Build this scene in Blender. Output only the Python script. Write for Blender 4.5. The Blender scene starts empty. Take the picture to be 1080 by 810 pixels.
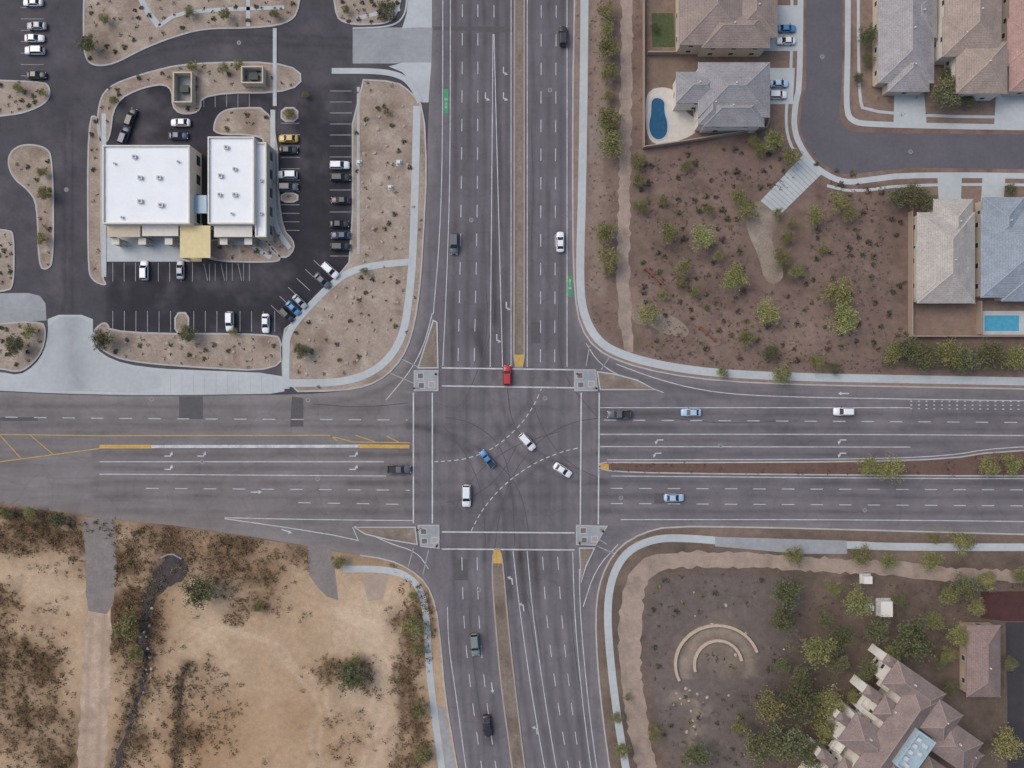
import bpy, bmesh, math, random
import numpy as np
from mathutils import Vector, Matrix
from mathutils.geometry import delaunay_2d_cdt
random.seed(7); rng=np.random.default_rng(7)
S=0.22; H=170.0
scene=bpy.context.scene
COL=scene.collection
def W(px,py,z=0.0):
    k=S*(H-z)/H
    return ((px-540)*k,(405-py)*k,z)
def lin(c):
    return tuple(((v/255)/12.92 if v/255<=0.04045 else ((v/255+0.055)/1.055)**2.4) for v in c)
def link(name,data,parent=None):
    o=bpy.data.objects.new(name,data); COL.objects.link(o)
    if parent: o.parent=parent
    return o
def thing(o,label,cat,group=None):
    o["label"]=label; o["category"]=cat
    if group: o["group"]=group
    return o
def struct(o): o["kind"]="structure"; return o

# ------------------------------------------------------------- noise
def vnoise(x,y,scale,seed):
    r=np.random.default_rng(seed).random((128,128))
    u=x/scale+1000; v=y/scale+1000
    i=np.floor(u).astype(int); j=np.floor(v).astype(int)
    fu=u-i; fv=v-j; fu=fu*fu*(3-2*fu); fv=fv*fv*(3-2*fv)
    a=r[i%128,j%128]; b=r[(i+1)%128,j%128]; c=r[i%128,(j+1)%128]; d=r[(i+1)%128,(j+1)%128]
    return (a*(1-fu)+b*fu)*(1-fv)+(c*(1-fu)+d*fu)*fv
def fbm(x,y,scale,seed,octv=4):
    s=0;a=1;t=0
    for k in range(octv):
        s=s+a*vnoise(x,y,scale/2**k,seed+k*13); t+=a; a*=0.55
    return s/t
def dpoly(X,Y,pts,closed=False):
    d=np.full(X.shape,1e9)
    n=len(pts)
    for i in range(n if closed else n-1):
        ax,ay=pts[i]; bx,by=pts[(i+1)%n]
        dx,dy=bx-ax,by-ay; L=dx*dx+dy*dy+1e-9
        t=np.clip(((X-ax)*dx+(Y-ay)*dy)/L,0,1)
        d=np.minimum(d,np.hypot(X-ax-t*dx,Y-ay-t*dy))
    return d
def d1(x,y,pts,closed=False): return dpoly(np.array([x]),np.array([y]),pts,closed)[0]
def inside(X,Y,pts):
    r=np.zeros(X.shape,bool); n=len(pts); j=n-1
    for i in range(n):
        xi,yi=pts[i]; xj,yj=pts[j]
        c=((yi>Y)!=(yj>Y))&(X<(xj-xi)*(Y-yi)/((yj-yi) if yj!=yi else 1e-9)+xi)
        r^=c; j=i
    return r
def chaikin(p,n=2,closed=False):
    for _ in range(n):
        q=[]; m=len(p)
        rngk=range(m) if closed else range(m-1)
        if not closed: q.append(p[0])
        for i in rngk:
            a=p[i]; b=p[(i+1)%m]
            q.append((a[0]*.75+b[0]*.25,a[1]*.75+b[1]*.25)); q.append((a[0]*.25+b[0]*.75,a[1]*.25+b[1]*.75))
        if not closed: q.append(p[-1])
        p=q
    return p

# ------------------------------------------------------------- materials
def newmat(name):
    m=bpy.data.materials.new(name); m.use_nodes=True
    nt=m.node_tree; b=nt.nodes['Principled BSDF']
    return m,nt,b
def nd(nt,t,**k):
    n=nt.nodes.new(t)
    for a,v in k.items(): setattr(n,a,v)
    return n
def noise_fac(nt,scale,lo,hi,detail=4,rough=0.6):
    tc=nd(nt,'ShaderNodeTexCoord'); n=nd(nt,'ShaderNodeTexNoise')
    n.inputs['Scale'].default_value=scale; n.inputs['Detail'].default_value=detail; n.inputs['Roughness'].default_value=rough
    nt.links.new(tc.outputs['Object'],n.inputs['Vector'])
    r=nd(nt,'ShaderNodeMapRange'); r.inputs[1].default_value=0.3; r.inputs[2].default_value=0.7; r.inputs[3].default_value=lo; r.inputs[4].default_value=hi
    nt.links.new(n.outputs['Fac'],r.inputs[0]); return r.outputs[0]
def mul(nt,a,b):
    m=nd(nt,'ShaderNodeMath',operation='MULTIPLY'); nt.links.new(a,m.inputs[0])
    if isinstance(b,(int,float)): m.inputs[1].default_value=b
    else: nt.links.new(b,m.inputs[1])
    return m.outputs[0]
def scale_col(nt,colsock,facsock):
    v=nd(nt,'ShaderNodeVectorMath',operation='SCALE'); nt.links.new(colsock,v.inputs[0]); nt.links.new(facsock,v.inputs['Scale']); return v.outputs[0]
def paintmat(name,terms,rough=0.95,speck=0,crack=False,bump=0.0):
    m,nt,b=newmat(name)
    at=nd(nt,'ShaderNodeAttribute'); at.attribute_name='Col'
    f=None
    for (s,lo,hi) in terms:
        t=noise_fac(nt,s,lo,hi); f=t if f is None else mul(nt,f,t)
    if crack:
        tc=nd(nt,'ShaderNodeTexCoord'); nz=nd(nt,'ShaderNodeTexNoise'); nz.inputs['Scale'].default_value=0.25
        mx=nd(nt,'ShaderNodeMixRGB',blend_type='ADD'); mx.inputs[0].default_value=3.0
        nt.links.new(tc.outputs['Object'],nz.inputs['Vector']); nt.links.new(tc.outputs['Object'],mx.inputs[1]); nt.links.new(nz.outputs['Color'],mx.inputs[2])
        vo=nd(nt,'ShaderNodeTexVoronoi',feature='DISTANCE_TO_EDGE'); vo.inputs['Scale'].default_value=0.13
        nt.links.new(mx.outputs[0],vo.inputs['Vector'])
        r=nd(nt,'ShaderNodeMapRange'); r.inputs[1].default_value=0.0; r.inputs[2].default_value=0.025; r.inputs[3].default_value=0.9; r.inputs[4].default_value=1.0
        nt.links.new(vo.outputs['Distance'],r.inputs[0]); f=mul(nt,f,r.outputs[0])
    if speck:
        tc=nd(nt,'ShaderNodeTexCoord'); vo=nd(nt,'ShaderNodeTexVoronoi'); vo.inputs['Scale'].default_value=2.2
        nt.links.new(tc.outputs['Object'],vo.inputs['Vector'])
        r=nd(nt,'ShaderNodeMapRange'); r.inputs[1].default_value=0.05; r.inputs[2].default_value=0.3; r.inputs[3].default_value=1+speck; r.inputs[4].default_value=1.0
        nt.links.new(vo.outputs['Distance'],r.inputs[0]); f=mul(nt,f,r.outputs[0])
    nt.links.new(scale_col(nt,at.outputs['Color'],f),b.inputs['Base Color'])
    b.inputs['Roughness'].default_value=rough; b.inputs['Specular IOR Level'].default_value=0.2
    if bump:
        bp=nd(nt,'ShaderNodeBump'); bp.inputs['Strength'].default_value=bump; bp.inputs['Distance'].default_value=0.12
        nt.links.new(noise_fac(nt,1.6,0,1,6),bp.inputs['Height']); nt.links.new(bp.outputs[0],b.inputs['Normal'])
    return m
def simple(name,c,rough=0.7,terms=((2.0,0.92,1.08),),metal=0,spec=0.4,srgb=True):
    m,nt,b=newmat(name)
    if srgb: c=lin(c)
    rgb=nd(nt,'ShaderNodeRGB'); rgb.outputs[0].default_value=(*c,1)
    f=None
    for (s,lo,hi) in terms:
        t=noise_fac(nt,s,lo,hi); f=t if f is None else mul(nt,f,t)
    if f is not None: nt.links.new(scale_col(nt,rgb.outputs[0],f),b.inputs['Base Color'])
    else: b.inputs['Base Color'].default_value=(*c,1)
    b.inputs['Roughness'].default_value=rough; b.inputs['Metallic'].default_value=metal; b.inputs['Specular IOR Level'].default_value=spec
    return m
def tilemat(name,c):
    m,nt,b=newmat(name); rgb=nd(nt,'ShaderNodeRGB'); rgb.outputs[0].default_value=(*lin(c),1)
    f=mul(nt,noise_fac(nt,0.35,0.85,1.15),noise_fac(nt,3.0,0.82,1.18,2))
    tc=nd(nt,'ShaderNodeTexCoord'); sp=nd(nt,'ShaderNodeSeparateXYZ'); nt.links.new(tc.outputs['Object'],sp.inputs[0])
    mm=nd(nt,'ShaderNodeMath',operation='MODULO'); mm.inputs[1].default_value=0.17; nt.links.new(sp.outputs[2],mm.inputs[0])
    r=nd(nt,'ShaderNodeMapRange'); r.inputs[1].default_value=0; r.inputs[2].default_value=0.05; r.inputs[3].default_value=0.78; r.inputs[4].default_value=1.05
    nt.links.new(mm.outputs[0],r.inputs[0]); f=mul(nt,f,r.outputs[0])
    nt.links.new(scale_col(nt,rgb.outputs[0],f),b.inputs['Base Color']); b.inputs['Roughness'].default_value=0.85; b.inputs['Specular IOR Level'].default_value=0.2
    return m
M_ROAD=paintmat('asphalt_worn',[(0.12,0.93,1.07),(0.9,0.94,1.06),(5,0.91,1.09)],crack=True)
M_LOT=paintmat('asphalt_lot',[(0.15,0.88,1.12),(1.2,0.94,1.06),(5,0.92,1.08)])
M_DIRT=paintmat('desert_dirt',[(0.12,0.94,1.06),(0.8,0.9,1.1),(3.5,0.87,1.13)],bump=0.25)
M_GRAV=paintmat('landscape_gravel',[(0.3,0.9,1.1),(1.5,0.88,1.12),(5,0.84,1.16)],speck=0.3,bump=0.2)
M_CONC=simple('concrete',(176,182,184),0.9,((0.12,0.9,1.08),(1.0,0.93,1.05),(6,0.95,1.05)))
M_CONCD=simple('concrete_worn',(149,153,156),0.9,((0.12,0.85,1.1),(1.0,0.9,1.08),(6,0.95,1.05)))
M_KERB=simple('kerb_concrete',(173,172,170),0.9,((0.4,0.85,1.08),(3,0.92,1.05)))
M_KERBT=simple('kerb_tan',(162,152,144),0.9,((0.4,0.85,1.08),))
M_WHITE=simple('road_paint_white',(203,206,208),0.8,((0.5,0.68,1.05),(4,0.78,1.08)))
M_WFAINT=simple('road_paint_worn',(162,164,166),0.85,((0.5,0.72,1.08),(4,0.8,1.1)))
M_YEL=simple('road_paint_yellow',(198,164,90),0.8,((0.5,0.8,1.05),(4,0.8,1.08)))
M_GREEN=simple('bike_lane_green',(70,150,104),0.8,((1.5,0.8,1.1),))
M_TYRE_MARK=simple('tyre_mark_rubber',(80,78,82),0.8,((0.8,0.85,1.25),))
M_PATCH=simple('asphalt_patch',(88,85,88),0.9,((0.8,0.88,1.1),(5,.9,1.1)))
M_STREET=simple('street_asphalt',(93,91,97),0.9,((0.12,0.9,1.1),(1,0.93,1.07),(5,.92,1.08)))
M_GLASS=simple('car_glass',(34,39,46),0.1,(),spec=0.6)
M_TYRE=simple('tyre_rubber',(32,32,32),0.8,())
M_RIM=simple('rim_metal',(150,150,155),0.35,(),metal=0.8)
M_LIGHT=simple('headlight_lens',(220,225,230),0.15,())
M_TAIL=simple('taillight_lens',(150,20,18),0.2,())
M_DARKPL=simple('dark_plastic',(50,50,53),0.6,())
M_METAL=simple('galvanised_metal',(150,152,155),0.5,((1,.9,1.1),),metal=0.3)
M_BARK=simple('bark',(98,86,68),0.95,((4,.8,1.2),))
M_HVAC=simple('hvac_metal',(196,198,200),0.6,((2,.9,1.05),))
M_HVACD=simple('hvac_grille',(110,112,116),0.6,())
M_RUST=simple('rusty_steel',(134,90,70),0.9,((2,.7,1.2),))
M_STONE=simple('boulder_stone',(172,160,146),0.95,((2,.75,1.15),))
def leafmat(name,c):
    m,nt,b=newmat(name); at=nd(nt,'ShaderNodeAttribute'); at.attribute_name='Col'
    oi=nd(nt,'ShaderNodeObjectInfo'); r=nd(nt,'ShaderNodeMapRange'); r.inputs[3].default_value=0.8; r.inputs[4].default_value=1.2
    nt.links.new(oi.outputs['Random'],r.inputs[0])
    hs=nd(nt,'ShaderNodeHueSaturation'); hm=nd(nt,'ShaderNodeMapRange'); hm.inputs[3].default_value=0.485; hm.inputs[4].default_value=0.515
    wn=nd(nt,'ShaderNodeTexWhiteNoise',noise_dimensions='1D'); nt.links.new(oi.outputs['Random'],wn.inputs['W']); nt.links.new(wn.outputs['Value'],hm.inputs[0])
    rgb=nd(nt,'ShaderNodeRGB'); rgb.outputs[0].default_value=(*lin(c),1)
    mx=nd(nt,'ShaderNodeMixRGB',blend_type='MULTIPLY'); mx.inputs[0].default_value=1
    nt.links.new(rgb.outputs[0],mx.inputs[1]); nt.links.new(at.outputs['Color'],mx.inputs[2])
    nt.links.new(hm.outputs[0],hs.inputs['Hue']); nt.links.new(mx.outputs[0],hs.inputs['Color'])
    nt.links.new(scale_col(nt,hs.outputs[0],r.outputs[0]),b.inputs['Base Color'])
    b.inputs['Roughness'].default_value=0.8; b.inputs['Specular IOR Level'].default_value=0.15
    return m
M_LEAF={'palo':leafmat('palo_verde_leaves',(140,142,92)),'mesq':leafmat('mesquite_leaves',(106,108,80)),
        'olive':leafmat('olive_leaves',(130,128,86)),'scrub':leafmat('scrub_leaves',(124,104,82)),'dark':leafmat('shrub_leaves_dark',(98,92,82)),'brushy':leafmat('brush_leaves',(120,112,80))}

# ------------------------------------------------------------- sheets
def ccw(pts):
    a=sum(pts[i][0]*pts[(i+1)%len(pts)][1]-pts[(i+1)%len(pts)][0]*pts[i][1] for i in range(len(pts)))
    return pts if a<0 else pts[::-1]
def setcol(me,c):
    at=me.color_attributes.new('Col','FLOAT_COLOR','POINT')
    n=len(me.vertices); arr=np.ones((n,4),np.float32); arr[:,:3]=c; at.data.foreach_set('color',arr.ravel())
def sheet(name,pts,z,mat,colfn=None,step=None,smooth=0,skirt=None):
    if smooth: pts=chaikin(pts,smooth,True)
    pts=ccw(pts)
    P=[(p[0],p[1]) for p in pts]; nb=len(P)
    allp=list(P)
    if step:
        xs=[p[0] for p in P]; ys=[p[1] for p in P]
        X,Y=np.meshgrid(np.arange(min(xs),max(xs),step),np.arange(min(ys),max(ys),step))
        X=X.ravel(); Y=Y.ravel(); m=inside(X,Y,P)
        X=X[m];Y=Y[m]
        if len(X):
            m=dpoly(X,Y,P,True)>step*0.35
            allp+=list(zip(X[m].tolist(),Y[m].tolist()))
    vw=[Vector(W(x,y)[:2]) for x,y in allp]
    out=delaunay_2d_cdt(vw,[],[list(range(nb))],1,1e-5)
    V=[(v.x,v.y,z) for v in out[0]]; F=[list(f) for f in out[2]]
    nv=len(V)
    if skirt is not None:
        base=[W(x,y)[:2] for x,y in P]
        for b in base: V.append((b[0],b[1],z))
        for b in base: V.append((b[0],b[1],skirt))
        for i in range(nb):
            j=(i+1)%nb; F.append([nv+i,nv+nb+i,nv+nb+j,nv+j])
    me=bpy.data.meshes.new(name); me.from_pydata(V,[],F); me.materials.append(mat)
    if colfn is not None:
        a=np.array(V); px=a[:,0]/S+540; py=405-a[:,1]/S
        setcol(me,colfn(px,py))
    me.update()
    o=link(name,me); struct(o); return o
def band(pts,widths,seed,wob=1.2,smooth=2):
    P=[(p[0],p[1],w) for p,w in zip(pts,widths)]
    for _ in range(smooth):
        q=[P[0]]
        for a,b in zip(P[:-1],P[1:]):
            q.append(tuple(a[i]*.75+b[i]*.25 for i in range(3))); q.append(tuple(a[i]*.25+b[i]*.75 for i in range(3)))
        q.append(P[-1]); P=q
    R=[P[0]]
    for a,b in zip(P[:-1],P[1:]):
        L=math.hypot(b[0]-a[0],b[1]-a[1]); k=max(1,int(L/4.5))
        for i in range(1,k+1): R.append(tuple(a[j]+(b[j]-a[j])*i/k for j in range(3)))
    r=random.Random(seed); A=[];B=[]
    for i,p in enumerate(R):
        a=R[max(i-1,0)]; b=R[min(i+1,len(R)-1)]; dx,dy=b[0]-a[0],b[1]-a[1]; L=math.hypot(dx,dy)+1e-6
        nx,ny=-dy/L,dx/L; w=p[2]/2
        A.append((p[0]+nx*max(.4,w+r.uniform(-wob,wob)),p[1]+ny*max(.4,w+r.uniform(-wob,wob)))); B.append((p[0]-nx*max(.4,w+r.uniform(-wob,wob)),p[1]-ny*max(.4,w+r.uniform(-wob,wob))))
    return A+B[::-1]
def ribbon_geo(pts,w,z,z0,closed,V,F):
    P=[Vector(W(*p)[:2]) for p in pts]; n=len(P); hw=w*S/2; L=[];R=[]
    for i in range(n):
        if closed: a=P[i-1]; b=P[(i+1)%n]
        else: a=P[max(i-1,0)]; b=P[min(i+1,n-1)]
        e1=(P[i]-a); e2=(b-P[i])
        if e1.length<1e-6: e1=e2
        if e2.length<1e-6: e2=e1
        e1=e1.normalized(); e2=e2.normalized(); t=(e1+e2)
        t=t.normalized() if t.length>1e-4 else e1
        nrm=Vector((-t.y,t.x)); c=max(0.5,nrm.dot(Vector((-e1.y,e1.x))))
        L.append(P[i]+nrm*hw/c); R.append(P[i]-nrm*hw/c)
    s=len(V)
    for i in range(n): V.append((L[i].x,L[i].y,z)); V.append((R[i].x,R[i].y,z))
    m=n if closed else n-1
    for i in range(m):
        j=(i+1)%n; F.append([s+2*i,s+2*i+1,s+2*j+1,s+2*j])
    if z0 is not None:
        q=len(V)
        for i in range(n): V.append((L[i].x,L[i].y,z0)); V.append((R[i].x,R[i].y,z0))
        for i in range(m):
            j=(i+1)%n
            F.append([s+2*i,s+2*j,q+2*j,q+2*i]); F.append([s+2*j+1,s+2*i+1,q+2*i+1,q+2*j+1])
        if not closed:
            F.append([s,q,q+1,s+1]); e=2*(n-1); F.append([s+e+1,q+e+1,q+e,s+e])
def mesh_obj(name,V,F,mat,parent=None):
    me=bpy.data.meshes.new(name); me.from_pydata(V,[],F); me.materials.append(mat); me.update()
    return link(name,me,parent)
def ribbon(name,pts,w,z,mat,z0=None,closed=False,smooth=0):
    if smooth: pts=chaikin(pts,smooth,closed)
    V=[];F=[]; ribbon_geo(pts,w,z,z0,closed,V,F); return struct(mesh_obj(name,V,F,mat))
def resample(pts,step=1.0):
    out=[];
    for i in range(len(pts)-1):
        a=pts[i];b=pts[i+1]; L=math.hypot(b[0]-a[0],b[1]-a[1]); n=max(1,int(L/step))
        for k in range(n): out.append((a[0]+(b[0]-a[0])*k/n,a[1]+(b[1]-a[1])*k/n))
    out.append(pts[-1]); return out
def dashes(name,lines,dash,gap,w,z,mat,phase=0):
    V=[];F=[]
    for ln in lines:
        p=resample(chaikin(ln,2),1.0); i=int(phase)
        while i+1<len(p):
            seg=p[i:i+dash+1]
            if len(seg)>1: ribbon_geo([seg[0],seg[len(seg)//2],seg[-1]] if len(seg)>2 else seg,w,z,None,False,V,F)
            i+=dash+gap
    return struct(mesh_obj(name,V,F,mat))

# ------------------------------------------------------------- boundaries
NWK=[(457,-90),(456,0),(455,60),(452,120),(450,180),(447,240),(444,290),(440,325),(434,355),(424,378),(408,396),(388,407),(360,413),(320,416),(240,417),(150,418),(110,417),(60,416),(0,413),(-90,410)]
NEK=[(607,-90),(606,0),(604,100),(604,250),(606,310),(612,345),(628,368),(655,382),(700,394),(760,402),(850,406),(960,408),(1170,412)]
SWK=[(-90,520),(0,531),(60,540),(120,548),(200,556),(290,570),(370,584),(410,590),(432,600),(450,615),(460,640),(465,680),(469,730),(477,780),(486,830),(500,900)]
SEK=[(655,900),(643,810),(636,760),(630,700),(628,650),(631,620),(640,595),(655,575),(678,562),(705,555),(800,556),(950,560),(1170,566)]
NWK=chaikin(NWK,1);NEK=chaikin(NEK,1);SWK=chaikin(SWK,1);SEK=chaikin(SEK,1)

def const(c):
    c=np.array(lin(c)); return lambda x,y: np.tile(c,(len(x),1))
g=sheet('ground',[(-4000,-4000),(5000,-4000),(5000,5000),(-4000,5000)],-0.06,M_DIRT,const((140,120,102)))

# ------------------------------------------------------------- road
wear=[]
for x in (480,495,511,524,535): wear.append(([(x,-90),(x,200),(x-3,400)],2.8,.22))
for x in (562,579,593): wear.append(([(x,-90),(x-1,400)],2.8,.20))
for y in (430,450): wear.append(([(-90,y-3),(440,y)],3.2,.15))
for y in (479,494,509,524,540): wear.append(([(100,y),(440,y)],3.0,.18))
for y in (436,451,465,478): wear.append(([(630,y),(1170,y+2)],2.8,.17))
for y in (508,523,539): wear.append(([(630,y),(1170,y+2)],3.0,.19))
SL=[[(479,580),(480,660),(489,740),(501,830),(515,900)],[(495,580),(497,660),(505,740),(517,830),(530,900)],[(511,580),(513,660),(520,740),(532,830),(545,900)],
    [(535,580),(541,650),(553,740),(569,830),(582,900)],[(549,580),(555,650),(568,740),(584,830),(596,900)],[(564,580),(569,650),(581,740),(597,830),(610,900)],[(580,580),(584,650),(595,740),(609,830),(622,900)],[(597,580),(599,650),(608,740),(620,830),(632,900)]]
for l in SL: wear.append((l,2.8,.2))
for x,x2 in ((480,480),(495,495),(511,511),(562,565),(579,581),(593,597)): wear.append(([(x-3,390),(x2,590)],4,.13))
for y in (430,450,508,523,539): wear.append(([(430,y),(640,y)],4,.12))
arcs=[[(511,388),(516,440),(545,480),(600,508),(640,512)],[(524,388),(530,440),(560,475),(610,500),(640,508)],[(440,479),(500,476),(540,450),(560,420),(563,388)],
      [(549,590),(545,530),(520,480),(470,455),(430,450)],[(535,590),(530,520),(505,480),(460,455),(430,447)],[(640,478),(580,484),(545,510),(520,545),(511,590)],
      [(452,340),(445,370),(425,398),(390,418),(330,428)],[(622,360),(640,385),(690,405),(750,415)],[(625,615),(640,590),(665,570),(710,560)]]
for a in arcs: wear.append((chaikin(a,2),3.0,.16))
wear.append(([(513,755),(517,780)],7,.5)); wear.append(([(519,250),(521,340)],3,.3)); wear.append(([(527,110),(528,240)],2.5,.25)); wear.append(([(500,350),(514,382)],5,.25))
for q,s in (([(476,300),(478,384)],.15),([(505,330),(507,384)],.2),([(528,320),(530,384)],.2),([(380,480),(432,480)],.2),([(380,494),(432,494)],.2),([(370,510),(432,510)],.18),([(636,437),(720,437)],.2),([(636,451),(710,451)],.2),([(548,584),(552,640)],.25),([(535,584),(538,630)],.25),([(564,584),(567,640)],.22)): wear.append((q,4.2,s))
def roadcol(x,y):
    base=np.zeros((len(x),3))
    cN=np.array(lin((104,101,106)));cW=np.array(lin((121,117,117)));cE=np.array(lin((111,107,111)));cS=np.array(lin((111,107,111)))
    base[:]=cS
    def blend(c,w):
        nonlocal base
        w=np.clip(w,0,1)[:,None]; base=base*(1-w)+c*w
    blend(cN,(400-y)/30); blend(cW,(450-x)/30); blend(cE,(x-610)/30)
    f=1+0.36*(fbm(x,y,55,5)-.5)+0.2*(fbm(x,y,9,8)-.5)
    hor=(x<440)|(x>630)
    st=np.where(hor,fbm(x/14,y,3.0,31,3),fbm(x,y/14,3.0,37,3))
    f*=1+0.38*(st-.5)
    amp=.55+.9*fbm(x,y,40,51)
    for l,wd,s in wear:
        d=dpoly(x,y,l); f*=1-np.clip(s*amp,0,.6)*np.exp(-(d/wd)**2)
    ed=np.minimum(np.minimum(dpoly(x,y,NWK),dpoly(x,y,NEK)),np.minimum(dpoly(x,y,SWK),dpoly(x,y,SEK)))
    e=np.exp(-(ed/6)**2)*0.3
    dust=np.array(lin((144,138,133)))
    base=base*f[:,None]
    e=e[:,None]; base=base*(1-e)+dust*e
    w=(np.exp(-((y-545)/12)**2)*(x<300)*.35)[:,None]; base=base*(1-w)+np.array(lin((120,112,108)))*w
    return base
def gridpart(x0,x1,y0,y1,st):
    xs=np.linspace(x0,x1,int((x1-x0)/st)+1); ys=np.linspace(y0,y1,int((y1-y0)/st)+1)
    X,Y=np.meshgrid(xs,ys); n=len(xs); m=len(ys)
    idx=np.arange(n*m).reshape(m,n)
    F=np.stack([idx[:-1,:-1],idx[1:,:-1],idx[1:,1:],idx[:-1,1:]],-1).reshape(-1,4)
    return X.ravel(),Y.ravel(),F
Xs=[];Ys=[];Fs=[];off=0
for (a,b,c,d) in ((425,670,-90,380),(425,670,620,900),(-90,1170,380,620)):
    X,Y,F=gridpart(a,b,c,d,1.7); Xs.append(X);Ys.append(Y);Fs.append(F+off);off+=len(X)
X=np.concatenate(Xs);Y=np.concatenate(Ys);F=np.concatenate(Fs)
me=bpy.data.meshes.new('road'); V=np.stack([(X-540)*S,(405-Y)*S,np.zeros(len(X))],-1)
me.from_pydata(V.tolist(),[],F.tolist()); me.materials.append(M_ROAD); setcol(me,roadcol(X,Y)); me.update(); struct(link('road',me))

# ------------------------------------------------------------- blocks
def mixc(base,c,w):
    w=np.clip(w,0,1)[:,None]; return base*(1-w)+np.array(lin(c))*w
def soft(d,w,f): return 1/(1+np.exp(np.clip((d-w)/f,-50,50)))
def warp(x,y,a,s,seed):
    return x+a*(fbm(x,y,s,seed)-.5)*2, y+a*(fbm(x,y,s,seed+50)-.5)*2
def necol(x,y):
    X,Y=warp(x,y,9,22,3)
    b=np.tile(np.array(lin((118,100,92))),(len(x),1))
    b=mixc(b,(132,114,104),(fbm(x,y,45,11)-.5)*3)
    b=mixc(b,(98,82,75),(fbm(x,y,18,17)-.52)*3)
    b=mixc(b,(108,96,79),(fbm(x,y,14,19)-.58)*3)
    d=dpoly(X,Y,[(630,-90),(630,180),(628,300)]); b=mixc(b,(142,126,115),.75*soft(d,8,1.5))
    d=dpoly(x,y,NEK); b=mixc(b,(146,132,123),.7*soft(d,10,3))
    b=mixc(b,(138,120,109),.6*np.exp(-((X-820)/70)**2-((Y-350)/25)**2))
    b=mixc(b,(96,90,74),.5*inside(x,y,[(930,362),(1170,362),(1170,392),(930,388)]))
    b=mixc(b,(130,114,102),.7*inside(x,y,[(900,-90),(1170,-90),(1170,130),(900,130)]))
    b=mixc(b,(132,114,102),.7*inside(x,y,[(958,196),(1170,196),(1170,356),(958,356)]))
    b=mixc(b,(124,108,96),.7*inside(x,y,[(680,-90),(845,-90),(845,130),(806,138),(680,156)]))
    return b*(1+.32*(fbm(x,y,6,23)-.5))[:,None]
sheet('terrain',NEK+[(1170,-90)],0.12,M_DIRT,necol,step=3,skirt=0)
def pathcol(c): return lambda x,y: mixc(np.tile(np.array(lin(c)),(len(x),1)),tuple(v*.86 for v in c),(fbm(x,y,14,61)-.45)*2.5)*(1+.2*(fbm(x,y,5,63)-.5))[:,None]
sheet('path',band([(661,-90),(661,60),(659,150),(658,240),(657,300),(660,345),(664,372)],[11,12,12,13,14,13,10],3,1.6),0.128,M_DIRT,pathcol((158,142,131)),step=3)
GRAVSE=chaikin([(680,650),(690,618),(706,606),(760,603),(828,606),(846,622),(846,660),(830,720),(812,760),(790,830),(722,830),(696,770),(684,715)],2,True)
def secol(x,y):
    X,Y=warp(x,y,8,20,73)
    b=np.tile(np.array(lin((102,89,80))),(len(x),1))
    b=mixc(b,(122,107,95),(fbm(x,y,40,81)-.5)*3); b=mixc(b,(82,71,64),(fbm(x,y,16,87)-.52)*3)
    X2,Y2=warp(x,y,6,14,73)
    gi=soft(np.where(inside(X2,Y2,GRAVSE),-1,1)*dpoly(X2,Y2,GRAVSE,True),0,2.5)
    b=mixc(b,(108,100,98),.85*gi*(1-.35*fbm(x,y,12,78)))
    b=mixc(b,(92,84,78),.6*gi*(fbm(x,y,16,178)-.5)*4)
    b=mixc(b,(132,119,106),.8*soft(dpoly(X2,Y2,[(735,690),(757,668),(785,690),(760,700)]),14,4))
    b=mixc(b,(150,137,122),.75*soft(np.abs(np.hypot((X2-757)/1.03,Y2-701)-34),4,1.5)*(Y2<716))
    b=mixc(b,(146,133,119),.7*soft(dpoly(X2,Y2,[(712,735),(740,742),(730,790)]),7,3)*(fbm(x,y,10,99)>.45))
    b=mixc(b,(126,112,100),.5*soft(dpoly(x,y,SEK),10,3))
    b=mixc(b,(76,67,61),.6*np.exp(-((X-850)/70)**2-((Y-730)/70)**2))  # darker brown soil around the tree group
    b=mixc(b,(138,121,107),.6*np.exp(-((X-960)/60)**2-((Y-588)/10)**2))
    return b*(1+.32*(fbm(x,y,6,93)-.5))[:,None]
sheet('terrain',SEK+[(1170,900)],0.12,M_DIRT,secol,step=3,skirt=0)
sheet('path',band([(1170,604),(1060,608),(1000,606),(940,599),(880,596),(800,591),(715,589),(686,595),(670,612),(664,650),(664,700),(671,760),(686,830),(700,900)],[10,12,14,15,15,15,17,19,22,24,23,22,20,20],5,1.8),0.128,M_DIRT,pathcol((158,142,129)),step=3)
DIT=[(184,596),(166,612),(154,636),(149,665),(156,700),(146,735),(130,780),(118,830),(112,880)]
DIT2=[(198,700),(188,730),(190,770),(178,850)]
def scrubmask(x,y):
    X,Y=warp(x,y,16,34,203)
    m=np.zeros(len(x))
    for cx,cy,rx,ry,s in ((150,578,80,28,1.0),(20,715,46,44,1.0),(22,556,66,26,1.0),(255,590,52,34,.95),(205,745,46,46,.5),(50,778,44,40,.85),(310,585,40,14,.7),(432,740,18,90,1.0),(440,640,14,30,.8),(140,655,38,42,.9),(365,712,26,22,.6),(55,645,22,16,.5),(142,730,18,80,.7),(270,640,26,16,.7),(75,556,40,18,.8),(2,650,20,40,.8)):
        m=np.maximum(m,s*np.exp(-((X-cx)/rx)**4-((Y-cy)/ry)**4))
    n=fbm(x,y,26,211,5)
    return np.clip(m*(0.35+2.4*(n-.28)),0,1)+np.clip((n-.64)*2.0,0,.2)
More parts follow.
